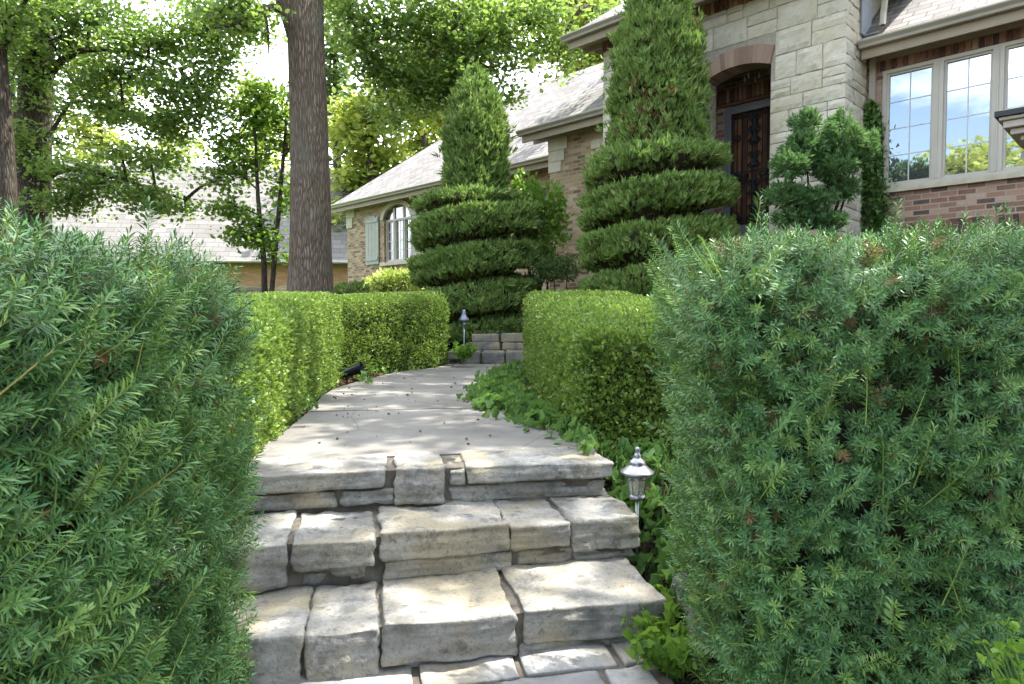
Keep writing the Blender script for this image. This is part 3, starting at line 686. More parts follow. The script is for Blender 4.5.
# ------------------------------------------------------------------ house
H0 = (3.3120*-1, 9.8359)
hx0 = ((H0[0]+H0[1])*S2, (H0[1]-H0[0])*S2)        # local (lx,ly) -> world: X=(hx+hy)s, Y=(hy-hx)s
HZ = .9
house = empty('brick_house', (hx0[0], hx0[1], 0), 'large brick and cream stone house with shingled roofs, arched doorway and tall windows', 'house', rz=-math.pi/4)
def part(mb, name, mat, parent=house, smooth=False): return mb.build(name, M[mat], parent, smooth)
OX0, OX1 = -2.11, -1.04
ZP = 1.22          # threshold
ZC = 1.09
cx_, cz_, ra_, at_ = (OX0+OX1)/2, 2.535, 1.355, .406
arc = [(cx_+ra_*math.sin(t), cz_+ra_*math.cos(t)) for t in np.linspace(-at_, at_, 15)]
w = MB().box(-4.15, OX0, 0, .35, .2, 5.02).box(OX1, -.001, 0, .35, .2, 5.02)
w.prism([(x, 0, z) for x, z in arc]+[(OX1, 0, 5.02), (OX0, 0, 5.02)], (0, .35, 0))
w.box(OX0, OX1, 0, .35, .2, ZP-.005)
w.box(-.35, 0, .352, 6, .2, 5.02).box(-4.15, -3.8, .352, 6, .2, 5.02).box(-3.8, -.36, 5.6, 6, .2, 5.02)
tw = part(w, 'tower_wall', 'ashjoint')
# split-faced ashlar laid in broken courses over the tower front and its return
rng = np.random.default_rng(5)
def ashlar_rows():
    z = .3; rows = []
    while z < 4.86:
        h_ = rng.choice([.15, .21, .26, .31, .36], p=[.12, .2, .26, .24, .18]); h_ = min(h_, 4.99-z)
        if 4.99-z-h_ < .1: h_ = 4.99-z
        rows.append((z, z+h_)); z += h_
    return rows
st = MB(); rows = ashlar_rows()
def stone(x0, x1, z0, z1, side=False, y0=0):
    g = .007; pr = rng.uniform(.016, .034); ch = min(.014, (z1-z0)*.15)
    x0 += g; x1 -= g; z0 += g; z1 -= g
    nx = max(2, int((x1-x0)/.06)); nz = max(2, int((z1-z0)/.06)); vs = []; fs = []
    sd = rng.uniform(0, 100)
    for j in range(nz+1):
        for i in range(nx+1):
            x = x0+(x1-x0)*i/nx; z = z0+(z1-z0)*j/nz; edge = i in (0, nx) or j in (0, nz)
            y = -pr*(.45 if edge else 1)-mnoise.noise(Vector((x*9+sd, z*9, sd)))*.016-mnoise.noise(Vector((x*23, z*23+sd, 0)))*.009
            vs.append((x, y, z))
    n1 = len(vs)
    fs = [(j*(nx+1)+i, j*(nx+1)+i+1, (j+1)*(nx+1)+i+1, (j+1)*(nx+1)+i) for j in range(nz) for i in range(nx)]
    ring = [i for i in range(nx+1)]+[j*(nx+1)+nx for j in range(1, nz+1)]+[nz*(nx+1)+i for i in range(nx-1, -1, -1)]+[j*(nx+1) for j in range(nz-1, 0, -1)]
    b0 = len(vs); vs += [(vs[i][0], .01, vs[i][2]) for i in ring]; m = len(ring)
    fs += [(ring[i], b0+i, b0+(i+1) % m, ring[(i+1) % m]) for i in range(m)]
    if side: vs = [(-y, x, z) for x, y, z in vs]
    st.add(vs, fs)
def split_run(a, b_, z0, z1, side=False):
    x = a
    while x < b_-.02:
        wd = rng.uniform(.26, .6)*(1 if z1-z0 > .2 else .9)
        if b_-x-wd < .16: wd = b_-x
        if z1-z0 > .24 and rng.random() < .55:
            zm = z0+(z1-z0)*rng.uniform(.4, .6); stone(x, x+wd, z0, zm, side); stone(x, x+wd, zm, z1, side)
        else: stone(x, x+wd, z0, z1, side)
        x += wd
for z0, z1 in rows:
    op = z1 > ZP and z0 < 4.08
    if op:
        ex = .06 if z1 > 3.72 else 0
        split_run(-4.16, OX0-ex, z0, z1); split_run(OX1+ex, .022, z0, z1)
    else: split_run(-4.16, .022, z0, z1)
    split_run(0.0, .915, z0, z1, True)
stm = part(st, 'ashlar_facing', 'ashlar')
# brick arch
vb = MB()
for k in range(15):
    t = -at_+2*at_*(k+.5)/15; x, z = cx_+ra_*math.sin(t), cz_+ra_*math.cos(t); tl = t*.55; wd = .07
    c, s = math.cos(tl), math.sin(tl); hgt = .245
    q = [(x+c*u+s*v, z-s*u+c*v) for u, v in ((-wd/2, -.02), (wd/2, -.02), (wd/2+.006, hgt), (-wd/2-.006, hgt))]
    vb.prism([(a, -.045, b) for a, b in q], (0, .3, 0))
part(vb, 'brick_arch', 'vous')
# brick dentil course under the tower eave
db = MB(); x = -4.16
while x < .0: db.box(x+.005, x+.07, -.05, .02, 4.79+.001, 5.0, .004); x += .079
part(db, 'dentil_course', 'soldier')
# vestibule
DX0, DX1 = -2.16, -1.22
v = MB().box(-2.75, DX0-.08, .9, 1.1, ZP, 4.4).box(DX1+.08, -.6, .9, 1.1, ZP, 4.4).box(DX0-.08, DX1+.08, .92, 1.1, 3.56, 4.4)
v.box(-2.85, -2.75, .352, 1.1, ZP, 4.4).box(-.6, -.5, .352, 1.1, ZP, 4.4)
part(v, 'vestibule_wall', 'brick')
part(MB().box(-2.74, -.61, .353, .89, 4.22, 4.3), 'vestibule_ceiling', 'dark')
d2 = MB(); x = -2.74
while x < -.65: d2.box(x+.004, x+.068, .86, .9, 3.64, 3.86, .003); x += .076
d2.box(-2.74, -.62, .87, .899, 3.585, 3.63)
part(d2, 'brick_band', 'soldier')
door = MB().box(DX0, DX1, .94, .99, ZP+.12, 3.5).build('front_door', M['wood'], house)
fr = MB().box(DX0-.075, DX0, .885, .99, ZP, 3.56).box(DX1, DX1+.075, .885, .99, ZP, 3.56).box(DX0, DX1, .885, .99, 3.5, 3.56)
fr.box(DX0, DX1, .895, .935, ZP, ZP+.13); part(fr, 'door_frame', 'doorgrey', door)
pn = MB()
for k in range(4): pn.box(DX0+.1+k*.2, DX0+.21+k*.2, .925, .939, ZP+.45, 3.35, .006)
pn.build('panel', plain('warm_door_panel', (.22,.105,.045), .4, vary=.25, scale=5, bmp=.05), door)
sg = MB().box(DX0+.004, DX0+.05, .86, .9, ZP+.02, 3.49).box(DX1-.05, DX1-.004, .86, .9, ZP+.02, 3.49).box(DX0+.05, DX1-.05, .86, .9, 3.43, 3.49).box(DX0+.05, DX1-.05, .86, .9, ZP+.02, ZP+.32)
part(sg, 'storm_door_frame', 'doorgrey', door)
g = MB(); xc = (DX0+DX1)/2
for k in range(10): g.tube([(DX0+.08+k*.087, .88, ZP+.33), (DX0+.08+k*.087, .88, 3.43)], [.009], 6)
for z in (ZP+.42, ZP+1.05, ZP+1.2, 3.36): g.box(DX0+.05, DX1-.05, .872, .888, z, z+.018)
def scroll(cx, cz, r, turns, sx, sz):
    a = np.linspace(0, turns*2*math.pi, 22); rr = r*(1-a/a[-1]*.8)
    g.tube(np.stack([cx+sx*rr*np.cos(a), np.full(22, .868), cz+sz*rr*np.sin(a)], 1), [.013], 5)
for cz in (1.75, 2.15, 2.62, 3.02, 3.22):
    for sx in (1, -1):
        for sz in (1, -1): scroll(xc+sx*.055, cz+sz*.075, .05, 1.3, sx, sz)
    g.prism([(xc, .862, cz-.13), (xc+.03, .862, cz), (xc, .862, cz+.13), (xc-.03, .862, cz)], (0, .014, 0))
for sx in (1, -1):
    for k in range(3): scroll(xc+sx*(.13+k*.11), ZP+1.125, .05, 1.2, sx, 1); scroll(xc+sx*.3, 1.7+k*.65, .07, 1.4, sx, 1)
part(g, 'iron_grille', 'iron', door)
part(MB().lathe([(.0,0),(.03,.002),(.03,.02),(.0,.022)], (DX1-.03, .85, ZP+1.0), 12), 'handle', 'nickel', door)
# hanging lamp in the porch
part(MB().tube([(-1.62,.6,4.1),(-1.62,.6,3.9)], [.008], 6).tube([(-1.74,.6,3.83),(-1.62,.6,3.9),(-1.5,.6,3.83)], [.008], 6).tube([(-1.62,.48,3.83),(-1.62,.6,3.9),(-1.62,.72,3.83)], [.008], 6), 'porch_light', 'nickel')
for dx, dy in ((-.12,0),(.12,0),(0,-.12),(0,.12)): part(MB().lathe([(.0,.0),(.014,.005),(.018,.05),(.012,.08),(0,.1)], (-1.62+dx, .6+dy, 3.82), 8), 'porch_bulb', 'bulb', smooth=True)
# porch slab and brick edge
part(MB().box(-3.2, .12, -1.18, -.04, .3, ZC-.08), 'porch_base', 'brick')
cap = MB(); x = -3.2
while x < .1: cap.box(x+.004, min(.12, x+.21), -1.22, -1.0, ZC-.078, ZC, .006); x += .214
cap.box(-3.2, .12, -.998, -.04, ZC-.078, ZC-.01).box(OX0+.003, OX1-.003, -.03, .9, ZP-.078, ZP-.012)
part(cap, 'porch_paving', 'vous')
# right wing
WX0, WX1, WS, WT, RY = .23, 2.36, 1.86, 3.56, .92
part(MB().box(.002, WX0, RY, RY+.3, .2, 3.92).box(WX0, WX1, RY, RY+.3, .2, WS-.07).box(WX1, 6.5, RY, RY+.3, .2, 3.92).box(WX0, WX1, RY+.003, RY+.3, WT+.0, 3.92).box(6.2, 6.5, RY+.302, 7, .2, 3.92), 'wing_wall', 'brick')
sb = MB(); x = .03
while x < 6.4: sb.box(x+.004, x+.066, RY-.012, RY+.05, WT+.012 if x < WX1 else 3.6, 3.83, .003); x += .075
part(sb, 'soldier_course', 'soldier')
sr = MB(); x = .3
while x < 6.4: sr.box(x+.004, x+.066, RY-.014, RY+.05, 1.12, 1.33, .003); x += .075
part(sr, 'rowlock_course', 'soldier')
def casement(parent, x0, x1, z0, z1, y, cols, nrow, ncol, fw=.05, framemat='whiteframe', pane='pane', mun=.007):
    """frame, panes and muntins in a wall plane at y"""
    f = MB().box(x0, x1, y-.03, y+.08, z0, z0+fw).box(x0, x1, y-.03, y+.08, z1-fw, z1).box(x0, x0+fw, y-.028, y+.08, z0+fw, z1-fw).box(x1-fw, x1, y-.028, y+.08, z0+fw, z1-fw)
    n = len(cols)-1
    for i in range(1, n): f.box(cols[i]-.062, cols[i]+.062, y-.035, y+.08, z0+fw, z1-fw).box(cols[i]-.008, cols[i]+.008, y-.048, y-.035, z0+fw, z1-fw)
    f.build('frame', M[framemat], parent)
    for i in range(n):
        a = (cols[i]+.062 if i else x0+fw); b_ = (cols[i+1]-.062 if i < n-1 else x1-fw)
        MB().box(a+.028, b_-.028, y+.03, y+.036, z0+fw+.028, z1-fw-.028).build('pane', M[pane], parent)
        s_ = MB().box(a, b_, y+.0, y+.05, z0+fw, z0+fw+.03).box(a, b_, y, y+.05, z1-fw-.03, z1-fw).box(a, a+.03, y, y+.05, z0+fw+.03, z1-fw-.03).box(b_-.03, b_, y, y+.05, z0+fw+.03, z1-fw-.03)
        s_.build('sash', M[framemat], parent)
        m_ = MB(); A, B, C_, D = a+.03, b_-.03, z0+fw+.03, z1-fw-.03
        for k in range(1, ncol): xx = A+(B-A)*k/ncol; m_.box(xx-mun, xx+mun, y+.022, y+.0275, C_, D)
        for k in range(1, nrow): zz = C_+(D-C_)*k/nrow; m_.box(A, B, y+.0225, y+.028, zz-mun, zz+mun)
        m_.build('muntin', M['muntin'], parent)
win = MB().box(WX0-.04, WX1+.04, RY-.07, RY+.1, WS-.07, WS).build('window', M['castone'], house); win['label'] = 'tall three-pane window reflecting sky'
casement(win, WX0, WX1, WS+.002, WT, RY, [WX0, .93, 1.61, WX1], 4, 2)
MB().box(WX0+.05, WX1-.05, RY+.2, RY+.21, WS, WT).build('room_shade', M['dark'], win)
# middle wing
MY = .6
part(MB().box(-6.0, -4.78, MY, MY+.3, .2, 3.85).box(-4.78, -4.17, MY, MY+.3, .2, 2.25).box(-4.78, -4.17, MY, MY+.3, 3.28, 3.85).box(-6.0, -5.7, MY+.302, 2.1, .2, 3.85), 'link_wall', 'brickT')
win2 = MB().box(-4.82, -4.17, MY-.05, MY+.1, 2.18, 2.249).build('window', M['castone'], house); win2['label'] = 'narrow window half hidden by the spiral juniper'
casement(win2, -4.78, -4.17, 2.251, 3.279, MY+.02, [-4.78, -4.17], 3, 2, .04, pane='paneD')
q = MB().box(-4.9, -4.17, MY-.03, MY+.1, 3.282, 3.46, .008); part(q, 'lintel', 'castone')
part(MB().box(-6.04, -5.52, MY-.03, MY+.2, 3.42, 3.80, .008).box(-6.03, -5.6, MY-.025, MY+.2, 3.2, 3.418, .008).box(-6.03, -5.68, MY-.025, MY+.2, 2.98, 3.198, .008), 'quoin', 'castone')
# left wing
LY, LX0, AX0, AX1 = 2.164, -16.6, -14.42, -13.0
LW = MB().box(LX0, AX0, LY, LY+.3, .2, 3.72).box(AX1, -6.0, LY, LY+.3, .2, 3.72).box(AX0, AX1, LY, LY+.3, .2, 1.68)
am = (AX0+AX1)/2; ac = [(am+.71*math.sin(t), 3.02+.42*(math.cos(t))) for t in np.linspace(-math.pi/2, math.pi/2, 13)]
LW.prism([(x, LY, z) for x, z in ac]+[(AX1, LY, 3.72), (AX0, LY, 3.72)], (0, .3, 0)).box(LX0, LX0+.3, LY+.302, 9, .2, 3.72)
part(LW, 'bedroom_wall', 'brickT')
tr = MB(); o2 = [(am+.86*math.sin(t), 3.02+.56*math.cos(t)) for t in np.linspace(-math.pi/2, math.pi/2, 13)]
for k in range(12): tr.prism([(ac[k][0], LY-.05, ac[k][1]), (ac[k+1][0], LY-.05, ac[k+1][1]), (o2[k+1][0], LY-.05, o2[k+1][1]), (o2[k][0], LY-.05, o2[k][1])], (0, .12, 0))
part(tr, 'arch_trim', 'castone')
win3 = MB().box(AX0-.12, AX1+.12, LY-.1, LY+.1, 1.58, 1.679).build('window', M['castone'], house); win3['label'] = 'arched casement window beside a sage shutter'
casement(win3, AX0, AX1, 1.681, 3.03, LY+.1, [AX0, am-.25, am+.25, AX1], 4, 2, .06, pane='paneD', mun=.012)
af = MB().prism([(x, LY+.09, z) for x, z in [(am+.71*math.sin(t), 3.035+.40*math.cos(t)) for t in np.linspace(-math.pi/2, math.pi/2, 13)]], (0, .03, 0)); af.build('fanlight', M['paneD'], win3)
for x in (am-.25, am+.25): MB().box(x-.05, x+.05, LY+.06, LY+.088, 3.04, 3.36).build('mullion', M['whiteframe'], win3)
for x0 in (-15.42, -12.86):
    s_ = MB()
    for k in range(4): s_.box(x0+k*.188+.003, x0+(k+1)*.188-.003, LY-.05, LY-.012, 1.66, 3.22-.05*(abs(k-1.5) > 1), .004)
    for z in (1.78, 3.0): s_.box(x0+.03, x0+.72, LY-.075, LY-.051, z, z+.11, .004)
    part(s_, 'shutter', 'shutter')
part(MB().box(LX0-.03, LX0+.5, LY-.04, LY+.2, 3.3, 3.7, .01).box(LX0-.03, LX0+.36, LY-.035, LY+.2, 2.95, 3.298, .01), 'quoin', 'castone')
part(MB().box(-7.7, -6.4, LY-.02, LY+.05, .9, 3.1), 'porch_shade_panel', 'porchshade')  # dark panel painted in for the shade under the left wing eave
# roofs
def hip(x0, x1, y0, y1, z, tp, name, hip0=True, hip1=True, th=.09):
    m_ = MB(); hy = (y1-y0)/2; zr = z+tp*hy; a = x0+(hy if hip0 else 0); b_ = x1-(hy if hip1 else 0); ym = (y0+y1)/2
    P = [(x0,y0,z),(x1,y0,z),(x1,y1,z),(x0,y1,z),(a,ym,zr),(b_,ym,zr)]
    lo = [(p[0], p[1], p[2]-th) for p in P[:4]]
    m_.add(P+lo, [(0,1,5,4),(1,2,5),(2,3,4,5),(3,0,4),(0,6,7,1),(1,7,8,2),(2,8,9,3),(3,9,6,0),(6,9,8,7)])
    return part(m_, name, 'roof')
hip(LX0-.4, -2.6, LY-.4, LY+8.9, 3.74, .84, 'bedroom_roof', True, False)
hip(-6.42, -2.7, MY-.4, MY+8.2, 3.88, .84, 'link_roof', True, False)
hip(.03, 7, RY-.42, RY+8, 3.93, .84, 'wing_roof', False, True)
m_ = MB(); z = 5.1; P = [(-4.62,-.47,z),(.47,-.47,z),(.47,6.4,z),(-4.62,6.4,z),(-2.075,2.08,z+2.14),(-2.075,3.85,z+2.14)]
lo = [(p[0], p[1], p[2]-.07) for p in P[:4]]
m_.add(P+lo, [(0,1,4),(1,2,5,4),(2,3,5),(3,0,4,5),(0,6,7,1),(1,7,8,2),(2,8,9,3),(3,9,6,0),(6,9,8,7)]); part(m_, 'tower_roof', 'roof')
def gutter(x0, x1, y, z, name='gutter', depth=.4, close=True):
    prof = [(0,.0),(-.02,-.10),(-.0,-.112),(.10,-.112),(.10,-.0)]; prof = [(.0,0),(-.012,-.02),(-.045,-.028),(-.045,-.045),(.0,-.085),(.012,-.12),(.11,-.12),(.11,0)]
    part(MB().prism([(x0, y+p, z+q) for p, q in prof[::-1]], (x1-x0, 0, 0)), name, 'trim')
def soffit(x0, x1, y0, y1, z): part(MB().box(x0, x1, y0, y1, z-.03, z).box(x0, x1, y0-.02, y0+.02, z-.16, z-.031).box(x0, x1, y1-.03, y1, z-.12, z-.031), 'soffit', 'soffit')
gutter(.04, 7, RY-.50, 3.93); soffit(.05, 6.98, RY-.38, RY-.002, 3.835)
gutter(-6.5, -4.2, MY-.48, 3.88); soffit(-6.45, -4.2, MY-.36, MY-.002, 3.785)
gutter(LX0-.48, -6.05, LY-.48, 3.74); soffit(LX0-.45, -6.02, LY-.36, LY-.002, 3.645)
gutter(-4.7, .55, -.55, 5.1); soffit(-4.62, .45, -.43, -.002, 5.005); soffit(.0, .45, .0, 6.3, 5.004)
part(MB().prism([(.55, -.44, 5.1), (.56, -.44, 4.99), (.45, -.44, 4.98), (.45, -.44, 5.1)], (0, 6.8, 0)), 'gutter', 'trim')
part(MB().tube([(.5,.25,4.99),(.5,.25,4.9),(.42,.34,4.62),(.36,.40,4.2),(.36,.37,4.02)], [.042], 8), 'downspout', 'trim')
part(MB().box(.024, .05, .52, .93, 4.05, 4.62).box(.03, .24, .62, .93, 4.04, 4.058), 'flashing', 'lead')
part(MB().box(.06, .14, RY-.075, RY-.003, .3, 3.8), 'downspout', 'trim')

# climbing vine on the wing wall
def wpt(lx, ly, z): return np.array([hx0[0]+(lx+ly)*S2, hx0[1]+(ly-lx)*S2, z])
vb_ = wpt(.18, .85, .95)
h = empty('climbing_vine', vb_, 'narrow dark vine climbing the brick corner between stone tower and big window', 'vine')
rng = np.random.default_rng(61); nb = NB(); n = 2600
zz = rng.uniform(.95, 3.15, n); cxv = np.interp(zz, [.95,1.5,2.2,2.8,3.15], [.20,.17,.12,.12,.10]); wv = np.interp(zz, [.95,1.5,2.2,2.8,3.15], [.30,.24,.16,.12,.04])
lx = cxv+rng.normal(size=n)*wv*.55; ly = RY-.02-rng.random(n)**1.3*.16; lx = np.maximum(lx, .03)
p = np.stack([hx0[0]+(lx+ly)*S2, hx0[1]+(ly-lx)*S2, zz], 1)
d = unit(np.array([-.5,-.5,-.45])+rng.normal(size=(n, 3))*.4); nb.add(*scatter(*IVY, p, frames(d, rng), rng.uniform(.035,.075,n)))
nb.build('foliage', M['ivy'], h)
nb = NB()
for k in range(4): nb.add(*tube(curve_pts([wpt(.2+k*.05,RY-.03,.8), wpt(.1+k*.06,RY-.03,1.6), wpt(.08+k*.05,RY-.03,2.2+k*.2)]), [.014,.006], 5))
nb.build('stems', M['twig'], h)

# corniced pillar at the frame edge
PC = (5.38, 6.32)
h = empty('garden_pillar', (PC[0], PC[1], float(ground(*PC))), 'ivy-wrapped pillar with dark metal cap, pale cornice and curved brackets near the big window', 'pillar', rz=-math.pi/4)
gz = h.location.z
sh = MB().box(-.24, .24, -.24, .24, -.3, 1.62-gz+.0); sh.build('shaft', M['brick'], h)
cn = MB()
for e, z0, z1 in ((.34,1.62,1.66),(.40,1.663,1.71),(.47,1.713,1.77),(.52,1.773,1.84),(.55,1.843,1.875)): cn.box(-e, e, -e, e, z0-gz, z1-gz, .006)
cn.build('cornice', M['trim'], h)
rc = MB(); z = 1.878-gz; P = [(-.58,-.58,z),(.58,-.58,z),(.58,.58,z),(-.58,.58,z)]; rc.add(P+[(p[0],p[1],z+.05) for p in P]+[(0,0,z+.22)], [(3,2,1,0),(0,1,5,4),(1,2,6,5),(2,3,7,6),(3,0,4,7),(4,5,8),(5,6,8),(6,7,8),(7,4,8)])
rc.build('cap', M['copper'], h)
for sx, sy in ((-1,0),(0,-1)):
    br = MB(); pr = [(0,0),(.18,0),(.2,-.05),(.16,-.10),(.08,-.17),(.05,-.28),(.0,-.36)]
    if sx: br.prism([(-.241-a, -.09, 1.615-gz+b) for a, b in pr], (0,.18,0))
    else: br.prism([(-.09, -.241-a, 1.615-gz+b) for a, b in pr], (.18,0,0))
    br.build('bracket', M['trim'], h)
rng = np.random.default_rng(62); n = 700; a = rng.uniform(0, 2*np.pi, n); zz = gz+rng.random(n)*(1.45-gz)
q = np.stack([np.cos(a), np.sin(a)], 1); q = q/np.abs(q).max(1)[:, None]*.29; ok = rng.random(n) < .35+.65*(zz > 1.1)
p = np.stack([PC[0]+(q[:, 0]+q[:, 1])*S2, PC[1]+(q[:, 1]-q[:, 0])*S2, zz], 1)[ok]
NB().add(*scatter(*IVY, p, frames(unit(np.array([0,-.4,-.6])+rng.normal(size=p.shape)*.5), rng), rng.uniform(.06,.1,len(p)))).build('ivy_leaves', M['ivy'], h)

# ------------------------------------------------------------------ neighbour's house
nh = empty('neighbour_house', (-16, 36, .8), 'neighbouring house with pale shingled roof and orange brick wall beyond the trees', 'house', rz=R(8))
MB().box(-10, 10.5, -4, -3.7, -1, 1.9).box(-10, -9.7, -3.69, 5, -1, 1.9).box(10.2, 10.5, -3.69, 5, -1, 1.9).build('wall', M['brickN'], nh)
m_ = MB(); P = [(-10.8,-4.7,1.9),(11.2,-4.7,1.9),(11.2,6,1.9),(-10.8,6,1.9),(-9,.65,7.4),(8.2,.65,7.4)]
m_.add(P+[(p[0],p[1],1.72) for p in P[:4]], [(0,1,5,4),(1,2,5),(2,3,4,5),(3,0,4),(0,6,7,1),(1,7,8,2),(2,8,9,3),(3,9,6,0),(6,9,8,7)])
m_.build('roof', M['roofN'], nh)
MB().prism([(-10.85,-4.78,1.92),(-10.85,-4.82,1.8),(-10.85,-4.71,1.74),(-10.85,-4.703,1.92)], (22,0,0)).build('gutter', M['trim'], nh)

# ------------------------------------------------------------------ trees
def tree(name, label, base, trunk, rad, limbs, blobs, mat, bark, seed, leaf, cat='tree', group=None, per=26, sig=.16, seg=20, dens=1.0):
    """trunk / limbs: world points; blobs: centre, radii, number of twigs"""
    rng = np.random.default_rng(seed); h = empty(name, tuple(base), label, cat, group)
    nb = NB().add(*tube(curve_pts(trunk, 36), rad, seg, .025))
    for pts, r_ in limbs: nb.add(*tube(curve_pts(pts, 12), r_, 8, .02))
    tp = np.concatenate([curve_pts(trunk, 36)[6:]]+[curve_pts(q, 12)[2:] for q, _ in limbs])
    lf = NB()
    for c, rd, n in blobs:
        n = max(2, int(n*dens)); c = np.array(c); u = unit(rng.normal(size=(n, 3)))*(rng.random(n)**.45)[:, None]
        tw = c+u*np.array(rd)
        dd = np.linalg.norm((tp-c)*np.array([1, 1, .6])+np.array([0, 0, .25]), axis=1); a0 = tp[dd.argmin()]
        nb.add(*tube(curve_pts([a0, a0*.5+c*.5+np.array([0, 0, .15]), c], 8), [.05*leaf/.12, .02*leaf/.12], 6))
        for j in range(0, n, 5):       # twigs that carry the leaves
            e = tw[j]; s_ = c+(e-c)*.15
            nb.add(*tube(curve_pts([s_, (s_+e)/2+rng.normal(size=3)*.06, e], 5), [.02*leaf/.12, .006*leaf/.12], 4))
        k = n*per; ctr = np.repeat(tw, per, 0)
        p = ctr+rng.normal(size=(k, 3))*np.array([sig*1.15, sig*1.15, sig*.4])
        d = unit(rng.normal(size=(k, 3))*np.array([1, 1, .5])+np.array([0, 0, -.25]))
        roll = unit(np.array([0, 0, 1.0])+rng.normal(size=(k, 3))*.55)
        Rm = frames(d, rng, roll)
        lf.add(*scatter(*LEAF, p, Rm, rng.uniform(.65, 1.25, k)*leaf))
    nb.build('trunk', M[bark], h, True); lf.build('crown', M[mat], h)
    return h
def B(x, y, Y, rx, ry, dz, n): k = Y/F; return (at(x, y, Y), (rx*k, dz, ry*k), n)
g_ = lambda p: np.array([p[0], p[1], float(ground(p[0], p[1]))-.1])
# the big oak beside the path
b = g_(at(311, 302, 12)); o0 = at(300, 20, 12)
tree('oak_tree', 'big oak with a thick straight grey trunk rising behind the boxwood hedge', b,
     [b, b+[0,0,.5], at(311,220,12), at(309,120,12), at(305,20,12), at(302,-80,12.1), at(300,-220,12.3), at(310,-360,12.5)], [.46,.37,.335,.32,.335,.30,.25,.1],
     [([at(302,48,12), at(289,6,11.9), at(268,-40,11.7), at(240,-120,11.4)], [.22,.17,.06]), ([at(286,8,11.95), at(262,8,11.7), at(245,22,11.4), at(215,28,11)], [.09,.05,.02]),
      ([at(264,10,11.7), at(268,30,11.7), at(269,62,11.75)], [.035,.025,.006]), ([at(300,-60,12), at(360,-90,12.4), at(430,-30,12.8), at(470,40,13)], [.16,.1,.03]),
      ([at(302,-110,12.2), at(420,-170,12.5), at(540,-80,13), at(580,10,13.2)], [.15,.09,.03]), ([at(345,30,12.6), at(352,10,12.6), at(362,-60,12.5)], [.01,.03,.05])],
     [B(380,40,12.8,38,34,.8,70),B(430,20,13,46,36,.9,95),B(415,85,13,34,26,.6,52),B(480,40,13.2,44,36,.9,85),B(455,80,13,36,30,.7,60),B(535,22,13.4,44,26,.9,60),B(560,50,13.4,26,22,.6,24),B(500,80,13.2,26,20,.6,24),
      B(372,75,12.8,18,28,.5,20),B(350,8,12.6,20,14,.5,14),B(395,115,12.8,16,16,.4,9),B(420,-70,12.5,110,50,1.6,60),B(250,-80,11.5,80,50,1.4,45),B(330,-190,12,150,70,2,60),B(232,8,11.2,40,22,.6,40),B(600,12,13.6,22,16,.5,10)],
     'oak', 'bark', 101, .105, per=34, sig=.19, dens=.8)
# shade tree by the neighbour's side
b = g_(at(32, 262, 15))
tree('shade_tree', 'broad shade tree with a dark trunk and sweeping low branches before the neighbouring roof', b,
     [b, at(32,200,15), at(34,120,15), at(37,50,15), at(38,-40,15), at(45,-160,15)], [.46,.37,.34,.32,.26,.12],
     [([at(36,100,15), at(54,62,14.8), at(80,48,14.5), at(130,50,14.2), at(180,70,14)], [.11,.06,.012]), ([at(34,150,15), at(62,122,14.8), at(66,95,14.7), at(95,104,14.5), at(150,118,14.2)], [.05,.03,.008]),
      ([at(34,190,15), at(60,165,14.8), at(110,175,14.6), at(185,200,14.3)], [.08,.05,.012]), ([at(38,20,15), at(110,-30,14.5), at(210,10,14)], [.16,.09,.02]), ([at(36,60,15), at(10,20,14.7), at(-40,-10,14.4)], [.14,.05])],
     [B(75,168,14.5,34,12,.6,22),B(150,160,14.3,30,12,.6,22),B(205,110,14,26,22,.6,24),B(225,180,14.1,18,14,.5,12),B(90,95,14.6,34,20,.7,26),B(125,115,14.4,26,14,.6,20),B(90,20,14.5,60,24,.9,60),B(150,48,14.2,46,24,.8,58),B(205,30,14,44,30,.8,62),B(120,75,14.3,40,16,.7,34),B(185,90,14,36,22,.7,40),B(165,125,14.2,34,18,.6,32),B(220,65,14,24,22,.6,24),
      B(100,185,14.5,44,16,.7,36),B(150,200,14.4,34,16,.6,32),B(70,200,14.6,34,18,.6,30),B(40,150,14.6,24,22,.6,14),B(20,60,14.4,28,44,.7,40),B(12,130,14.4,16,30,.6,14),B(60,40,14.4,26,26,.7,26),B(30,15,14.2,40,24,.7,40),
      B(120,150,14.4,24,12,.5,10),B(185,205,14.2,18,8,.5,8),B(250,20,13.6,26,22,.6,24),B(150,-60,14,150,40,1.5,60),B(-60,60,14.5,60,80,1.5,50)],
     'oak', 'bark2', 102, .105, per=32, sig=.21, dens=1.1)
b = g_(at(10, 260, 12))
tree('leaning_tree', 'slender dark leaning trunk at the edge of the view beside the broad shade tree', b,
     [b, at(8,200,12), at(2,100,12), at(-6,0,12), at(-20,-120,12)], [.19,.16,.14,.11,.05], [([at(0,60,12), at(20,10,11.8), at(50,-40,11.6)], [.05,.015])],
     [B(5,20,11.8,30,26,.6,26),B(40,-30,11.6,50,30,.8,40),B(-30,-60,12,50,40,1,50)], 'oak', 'bark2', 103, .10, per=34)
b = g_(at(265, 300, 14))
